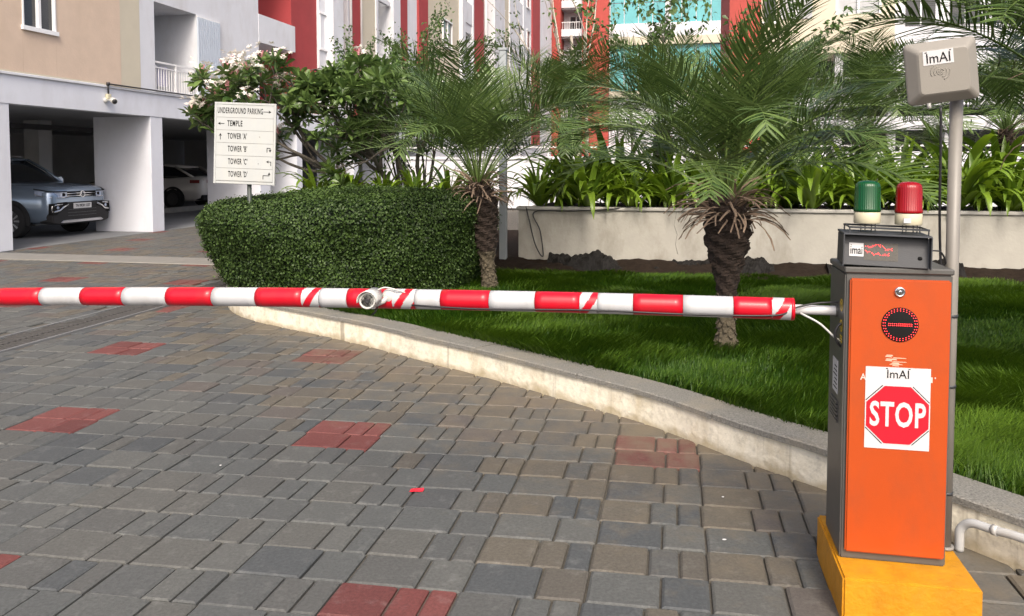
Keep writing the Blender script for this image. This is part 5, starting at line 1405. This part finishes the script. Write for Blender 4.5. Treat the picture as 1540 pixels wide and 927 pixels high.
def suv():
    root = thing('silver_suv', 'silver blue SUV parked nose out in the first porch bay', 'car', W(14.28,-11.95,0.004), -A)
    st = [lower(0.0,0.66,0.42,0.60,0.84,0.90,0.01), lower(-0.03,0.74,0.34,0.58,0.90,0.965), lower(-0.12,0.82,0.30,0.58,0.94,1.0), lower(-0.30,0.86,0.28,0.60,0.96,1.03), lower(-0.80,0.875,0.26,0.62,0.985,1.06), lower(-1.15,0.875,0.26,0.62,1.0,1.08),
          lower(-2.4,0.875,0.26,0.62,1.02,1.06), lower(-3.6,0.87,0.27,0.62,1.03,1.07), lower(-4.05,0.82,0.34,0.62,1.02,1.06), lower(-4.2,0.72,0.40,0.62,0.98,1.02)]
    loft(MB(), st).build('body', M['car_silver'], root, fix=True)
    def gh(x, w0, w1, z0, z1): return (x, [(w0,z0),(w0*0.99,z0+(z1-z0)*0.3),(w1,z1-0.05),(w1*0.93,z1-0.01),(w1*0.5,z1),(0.001,z1)])
    loft(MB(), [gh(-1.08,0.74,0.70,1.03,1.09), gh(-1.45,0.775,0.68,1.03,1.33), gh(-1.85,0.79,0.655,1.03,1.545), gh(-2.5,0.79,0.655,1.03,1.585), gh(-3.4,0.785,0.64,1.03,1.56), gh(-3.95,0.76,0.62,1.03,1.36), gh(-4.1,0.74,0.66,1.03,1.1)]).build('glasshouse', M['dark_glass'], root)
    loft(MB(), [(-1.82,[(0.64,1.535),(0.60,1.575),(0.001,1.585)]),(-2.5,[(0.66,1.565),(0.60,1.605),(0.001,1.615)]),(-3.5,[(0.64,1.545),(0.58,1.58),(0.001,1.59)]),(-3.8,[(0.60,1.47),(0.5,1.50),(0.001,1.50)])]).build('roof', M['car_silver'], root)
    for s in (-1, 1):
        MB().tube([(-1.06,s*0.755,1.05),(-1.45,s*0.725,1.33),(-1.85,s*0.665,1.555)], 0.03, 8).build('windscreen_pillar', M['car_silver'], root)
        MB().tube([(-1.95,s*0.60,1.62),(-2.6,s*0.61,1.66),(-3.4,s*0.59,1.63)], 0.016, 6).build('roof_rail', M['rim_light'], root)
        mr = MB().box(-1.40,-1.28,s*0.86 if s > 0 else -1.05,1.05 if s > 0 else -0.86,1.05,1.18).build('mirror', M['car_silver'], root, bev=0.03, seg=2)
        for x in (-0.85, -3.5): wheel(root, x, s*0.795, 0.335, s, 'rim_light'); archring(root, x, s*0.872, 0.335, s)
        # headlamp wraps the corner
        pr_ = [(0.030,s*0.40),(0.015,s*0.58),(-0.05,s*0.735),(-0.20,s*0.835),(-0.30,s*0.872),(-0.30,s*0.80),(-0.10,s*0.66),(-0.04,s*0.40)]
        zt, zb2 = 0.905, 0.800
        V = [(x,y,zb2+0.035*(i in (3,4))) for i, (x, y) in enumerate(pr_)]+[(x,y,zt+0.03*(i in (3,4))) for i, (x, y) in enumerate(pr_)]
        q = len(pr_); F = [tuple(range(q)), tuple(range(q, 2*q))]+[(i,(i+1)%q,q+(i+1)%q,q+i) for i in range(q)]
        hl = MB().add(V, F).build('headlight', M['lens_blue'], root)
        MB().tube([(0.034,s*0.40,0.80),(0.019,s*0.58,0.795),(-0.045,s*0.74,0.80),(-0.20,s*0.842,0.835),(-0.30,s*0.878,0.87)], 0.010, 6).build('lamp_trim', M['chrome'], hl)
        MB().box(0.008,0.032,min(s*0.44,s*0.52),max(s*0.44,s*0.52),0.82,0.885).build('projector', M['print_black'], hl, bev=0.01)
        MB().tube([(0.036,s*0.42,0.915),(0.020,s*0.60,0.915),(-0.05,s*0.75,0.92),(-0.20,s*0.85,0.955),(-0.31,s*0.885,0.975)], 0.012, 6).build('lamp_brow', M['print_black'], hl)
        # fog lamp surround in chrome
        fg = MB().prism([(s*0.70,0.46),(s*0.80,0.46),(s*0.79,0.68),(s*0.42,0.705),(s*0.42,0.60),(s*0.52,0.60)], -0.06, 0.045, 0, 'yz').build('fog_recess', M['print_black'], root)
        MB().tube([(0.052,s*0.40,0.655),(0.050,s*0.55,0.60),(0.046,s*0.62,0.545),(0.03,s*0.76,0.52),(0.02,s*0.795,0.53)], 0.021, 6).build('chrome_bar', M['chrome'], fg)
        MB().tube([(0.05,s*0.56,0.665),(0.035,s*0.74,0.655),(0.02,s*0.79,0.63),(0.015,s*0.80,0.54)], 0.016, 6).build('chrome_bar', M['chrome'], fg)
        MB().lathe([(0.035,0),(0.03,0.01),(0,0.014)], 16, 0, Matrix.Translation((0.045,s*0.67,0.60)) @ Matrix.Rotation(PI/2, 4, 'Y')).build('fog_lamp', M['lens_blue'], fg)
    gr = MB().box(-0.05,0.030,-0.41,0.41,0.80,0.915).build('grille', M['print_black'], root, bev=0.006)
    for z in (0.822, 0.872): MB().tube([(0.034,-0.41,z-0.004),(0.042,-0.16,z+0.004),(0.042,0.16,z+0.004),(0.034,0.41,z-0.004)], 0.010, 6).build('grille_bar', M['chrome'], gr)
    # round badge with the two letters one above the other
    bg = MB(); V = []; F = []; n = 28
    for i in range(n):
        a_ = 2*PI*i/n
        for r, x in ((0.068,0.040),(0.066,0.056),(0.056,0.056),(0.054,0.046)): V.append((x, r*math.cos(a_), 0.855+r*math.sin(a_)))
    for i in range(n):
        for j in range(3): F.append((i*4+j, ((i+1)%n)*4+j, ((i+1)%n)*4+j+1, i*4+j+1))
    bd_ = bg.add(V, F).lathe([(0.058,0),(0,0.001)], 24, 1, Matrix.Translation((0.044,0,0.855)) @ Matrix.Rotation(PI/2, 4, 'Y')).build('badge', [M['chrome'], M['print_black']], root)
    for pts in ([(-0.024,0.050),(0,0.008),(0.024,0.050)], [(-0.046,0.028),(-0.022,-0.045),(0,-0.004),(0.022,-0.045),(0.046,0.028)]):
        MB().tube([(0.054,y,0.855+z) for y, z in pts], 0.0055, 5).build('badge_stroke', M['chrome'], bd_)
    MB().prism([(-0.80,0.44),(-0.66,0.70),(0.66,0.70),(0.80,0.44),(0.78,0.30),(0.60,0.26),(-0.60,0.26),(-0.78,0.30)], -0.30, 0.034, 0, 'yz').build('bumper', M['tyre'], root, bev=0.02)
    MB().prism([(-0.60,0.30),(-0.52,0.345),(0.52,0.345),(0.60,0.30),(0.52,0.285),(-0.52,0.285)], -0.05, 0.055, 0, 'yz').build('skid_plate', M['rim_light'], root, bev=0.01)
    for z in (0.42, 0.48, 0.54): MB().box(0.033,0.040,-0.40,0.40,z,z+0.012).build('intake_bar', M['rim_dark'], root)
    pt = MB().box(0.036,0.052,-0.25,0.25,0.565,0.675).build('number_plate', M['paper_white'], root, bev=0.004)
    lettering('TN 09DH 1237', 0.078, M['print_black'], pt, (0.0535,0,0.620), 0.02, 0.82, rot=(PI/2,0,PI/2))
    for s in (-1, 1):
        MB().box(-3.0,-1.2,min(s*0.865,s*0.885),max(s*0.865,s*0.885),0.27,0.38).build('side_cladding', M['tyre'], root)
        MB().box(-2.42,-2.40,min(s*0.855,s*0.878),max(s*0.855,s*0.878),0.40,1.02).build('door_gap', M['print_black'], root)
        MB().box(-2.32,-2.16,min(s*0.87,s*0.90),max(s*0.87,s*0.90),0.86,0.89).build('door_handle', M['car_silver'], root)
suv()
def sedan():
    root = thing('white_sedan', 'white sedan seen tail first deep in the second porch bay', 'car', W(24.0,-14.9,0.01), -A)
    st = [lower(0.0,0.70,0.38,0.55,0.92,0.98), lower(-0.06,0.82,0.30,0.55,0.98,1.03), lower(-0.25,0.88,0.26,0.58,1.0,1.05), lower(-0.9,0.90,0.25,0.6,0.98,1.03), lower(-2.2,0.90,0.25,0.6,0.96,1.0), lower(-3.4,0.89,0.25,0.6,0.93,0.97), lower(-4.2,0.85,0.27,0.55,0.80,0.86), lower(-4.5,0.70,0.33,0.5,0.68,0.72)]
    loft(MB(), st).build('body', M['car_white'], root)
    def gh(x, w0, w1, z0, z1): return (x, [(w0,z0),(w0*0.99,z0+(z1-z0)*0.3),(w1,z1-0.05),(w1*0.93,z1-0.01),(w1*0.5,z1),(0.001,z1)])
    loft(MB(), [gh(-0.45,0.72,0.66,0.98,1.06), gh(-1.1,0.78,0.62,0.97,1.36), gh(-1.7,0.79,0.62,0.96,1.44), gh(-2.5,0.79,0.62,0.95,1.42), gh(-3.3,0.76,0.68,0.92,1.02)]).build('glasshouse', M['dark_glass'], root)
    loft(MB(), [(-1.0,[(0.60,1.33),(0.55,1.37),(0.001,1.38)]),(-1.7,[(0.63,1.43),(0.57,1.465),(0.001,1.47)]),(-2.5,[(0.62,1.41),(0.55,1.445),(0.001,1.45)])]).build('roof', M['car_white'], root)
    for s in (-1, 1):
        MB().tube([(-0.35,s*0.74,1.02),(-1.05,s*0.66,1.36)], 0.04, 8).build('rear_pillar', M['car_white'], root)
        for x in (-1.0, -3.65): wheel(root, x, s*0.815, 0.325, s, 'rim_dark'); archring(root, x, s*0.895, 0.325, s)
        pr_ = [(0.02,s*0.40),(-0.02,s*0.70),(-0.10,s*0.835),(-0.38,s*0.905),(-0.38,s*0.85),(-0.10,s*0.5)]
        q = 6; V = [(x,y,0.84) for x, y in pr_]+[(x,y,0.95) for x, y in pr_]; F = [tuple(range(q)), tuple(range(q, 2*q))]+[(i,(i+1)%q,q+(i+1)%q,q+i) for i in range(q)]
        MB().add(V, F).build('tail_lamp', M['tail_red'], root)
    MB().box(-0.3,0.03,-0.80,0.80,0.28,0.46).build('bumper', M['tyre'], root, bev=0.03)
sedan()
# ================================================================== BLOCKS AT THE BACK
tb = frame('red_tower_block', 'tall distant block with red towers, small balconies and a cyan glazed front', 'building')
def bk(name, v0, v1, u0, u1, z0, z1, m, parent=None): return MB().box(v0, v1, u0, u1, z0, z1).build(name, M[m], parent or tb)
U1 = 74.0
bk('wall', -13.5,-12.2,U1+0.2,U1+6,0,24,'white_paint'); bk('wall', -12.19,-11.32,U1,U1+6,0,24,'beige_render'); bk('tower', -11.3,-10.40,U1-0.6,U1+6,0,24,'orange_red_render')
bk('tower', -8.38,-5.98,U1-0.6,U1+6,0,24,'orange_red_render'); bk('tower', -12.6,-12.2,U1-1.0,U1+3,0,24,'red_render')
bk('core_wall', -10.38,-8.40,U1+1.6,U1+6,0,24,'white_paint')
for f in range(8):
    z = 0.0+f*2.62
    bk('balcony_front', -10.38,-8.40,U1-0.1,U1+0.1,z+0.15,z+0.80,'white_paint'); bk('balcony_floor', -10.38,-8.40,U1+0.11,U1+1.59,z,z+0.14,'grey_interior')
    wd = bk('window', -9.8,-8.6,U1+1.55,U1+1.59,z+0.16,z+2.2,'dark_glass')
    for v in (-9.8,-9.2,-8.62): bk('frame', v-0.04,v+0.04,U1+1.50,U1+1.545,z+0.16,z+2.2,'window_white', wd)
    rl_ = bk('railing', -10.37,-8.41,U1-0.02,U1+0.02,z+1.42,z+1.48,'rail_white')
    for k in range(9): bk('baluster', -10.3+k*0.22,-10.27+k*0.22,U1-0.01,U1+0.01,z+0.81,z+1.415,'rail_white', rl_)
    w2 = bk('window', -12.0,-11.5,U1-0.04,U1-0.002,z+1.0,z+2.2,'dark_glass'); bk('frame', -11.77,-11.73,U1-0.07,U1-0.045,z+1.0,z+2.2,'window_white', w2)
bk('wall', -5.96,5.6,U1+0.1,U1+6,0,24,'white_paint')
for z0, z1, m in ((7.4,8.1,'cream_render'),(12.25,13.0,'cream_render'),(13.0,14.2,'white_paint'),(18.0,19.5,'white_paint'),(5.0,7.4,'white_paint')):
    bk('spandrel', -5.96,5.6,U1-0.35 if m == 'cream_render' else U1-0.2,U1+0.09,z0,z1-0.004,m)
for z0, z1 in ((8.1,12.25),(14.2,18.0)):
    for r in range(2):
        za, zb2 = z0+(z1-z0)*r/2, z0+(z1-z0)*(r+1)/2
        for k in range(9):
            v0 = -5.9+k*1.28; bk('glass_pane', v0+0.04,v0+1.24,U1+0.02,U1+0.06,za+0.04,zb2-0.04,'cyan_glass')
    bk('mullion', -0.95,-0.45,U1-0.1,U1+0.01,z0,z1,'white_paint')
U2 = 44.0
cb = frame('cream_block', 'cream apartment block on the right with a red tower and open lower floor', 'building')
bk('tower', 2.74,4.33,U2-0.4,U2+8,0,16,'orange_red_render', cb)
def cwall(v0, v1, z0, z1, m='cream_render', d=0.0): return bk('wall', v0, v1, U2-d, U2+6, z0, z1, m, cb)
cwall(4.332,8.05,7.2,16); cwall(8.052,10.25,7.2,9.15); cwall(8.052,10.25,10.6,16); cwall(10.252,10.9,7.2,16)
wn = bk('window', 8.06,10.24,U2+0.15,U2+0.2,9.16,10.59,'grey_interior', cb)
for v in (8.10,9.15,10.20): bk('frame', v-0.05,v+0.05,U2+0.02,U2+0.14,9.16,10.59,'window_white', wn)
wn = bk('window', 4.5,5.1,U2-0.05,U2-0.003,8.9,10.6,'dark_glass', cb); bk('frame', 4.4,5.2,U2-0.1,U2-0.055,8.78,8.9,'window_white', wn)
wn = bk('window', 5.3,6.9,U2-0.05,U2-0.003,9.0,10.6,'grey_interior', cb); bk('frame', 6.05,6.15,U2-0.1,U2-0.055,9.0,10.6,'window_white', wn)
cwall(10.902,18.0,6.2,16,'white_paint',-0.8)
for k in range(3):
    wn = bk('window', 11.6+k*2.1,13.0+k*2.1,U2+0.74,U2+0.797,8.6,10.2,'dark_glass', cb); bk('frame', 12.26+k*2.1,12.34+k*2.1,U2+0.70,U2+0.735,8.6,10.2,'window_white', wn)
bk('lower_back_wall', 4.34,26,U2+3.5,U2+3.7,0,7.2,'dark_interior', cb)
for v in (5.6,8.3,10.9,13.6,16.3): bk('column', v-0.2,v+0.2,U2+0.2,U2+0.6,0,7.19,'grey_interior', cb)
bk('floor_slab', 4.34,26,U2-0.1,U2+3.49,4.45,5.05,'white_paint', cb)
bk('parapet', 4.34,26,U2-0.1,U2+0.1,3.2,3.9,'white_paint', cb); bk('lower_slab', 4.34,26,U2-0.25,U2+3.49,1.3,2.1,'white_paint', cb)
rl_ = bk('railing', 4.34,26,U2-0.06,U2-0.02,5.85,5.92,'rail_grey', cb)
for k in range(60): bk('baluster', 4.4+k*0.2,4.43+k*0.2,U2-0.05,U2-0.03,5.052,5.848,'rail_grey', rl_)
# low white boundary wall behind the planter
lw = frame('boundary_wall', 'low white boundary wall glimpsed through the plants behind the planter', 'wall', 26.0, 0, 0)
MB().box(-9,16,0,0.2,0,1.62).build('wall_face', M['white_paint'], lw); MB().box(-9,16,-0.05,0.25,1.622,1.72).build('coping', M['white_paint'], lw)
MB().box(-9,16,0.08,0.12,2.0,2.05).build('top_rail', M['rail_white'], lw)
for k in range(26): MB().box(-9+k*0.98,-8.96+k*0.98,0.08,0.12,1.722,1.998).build('rail_post', M['rail_white'], lw)
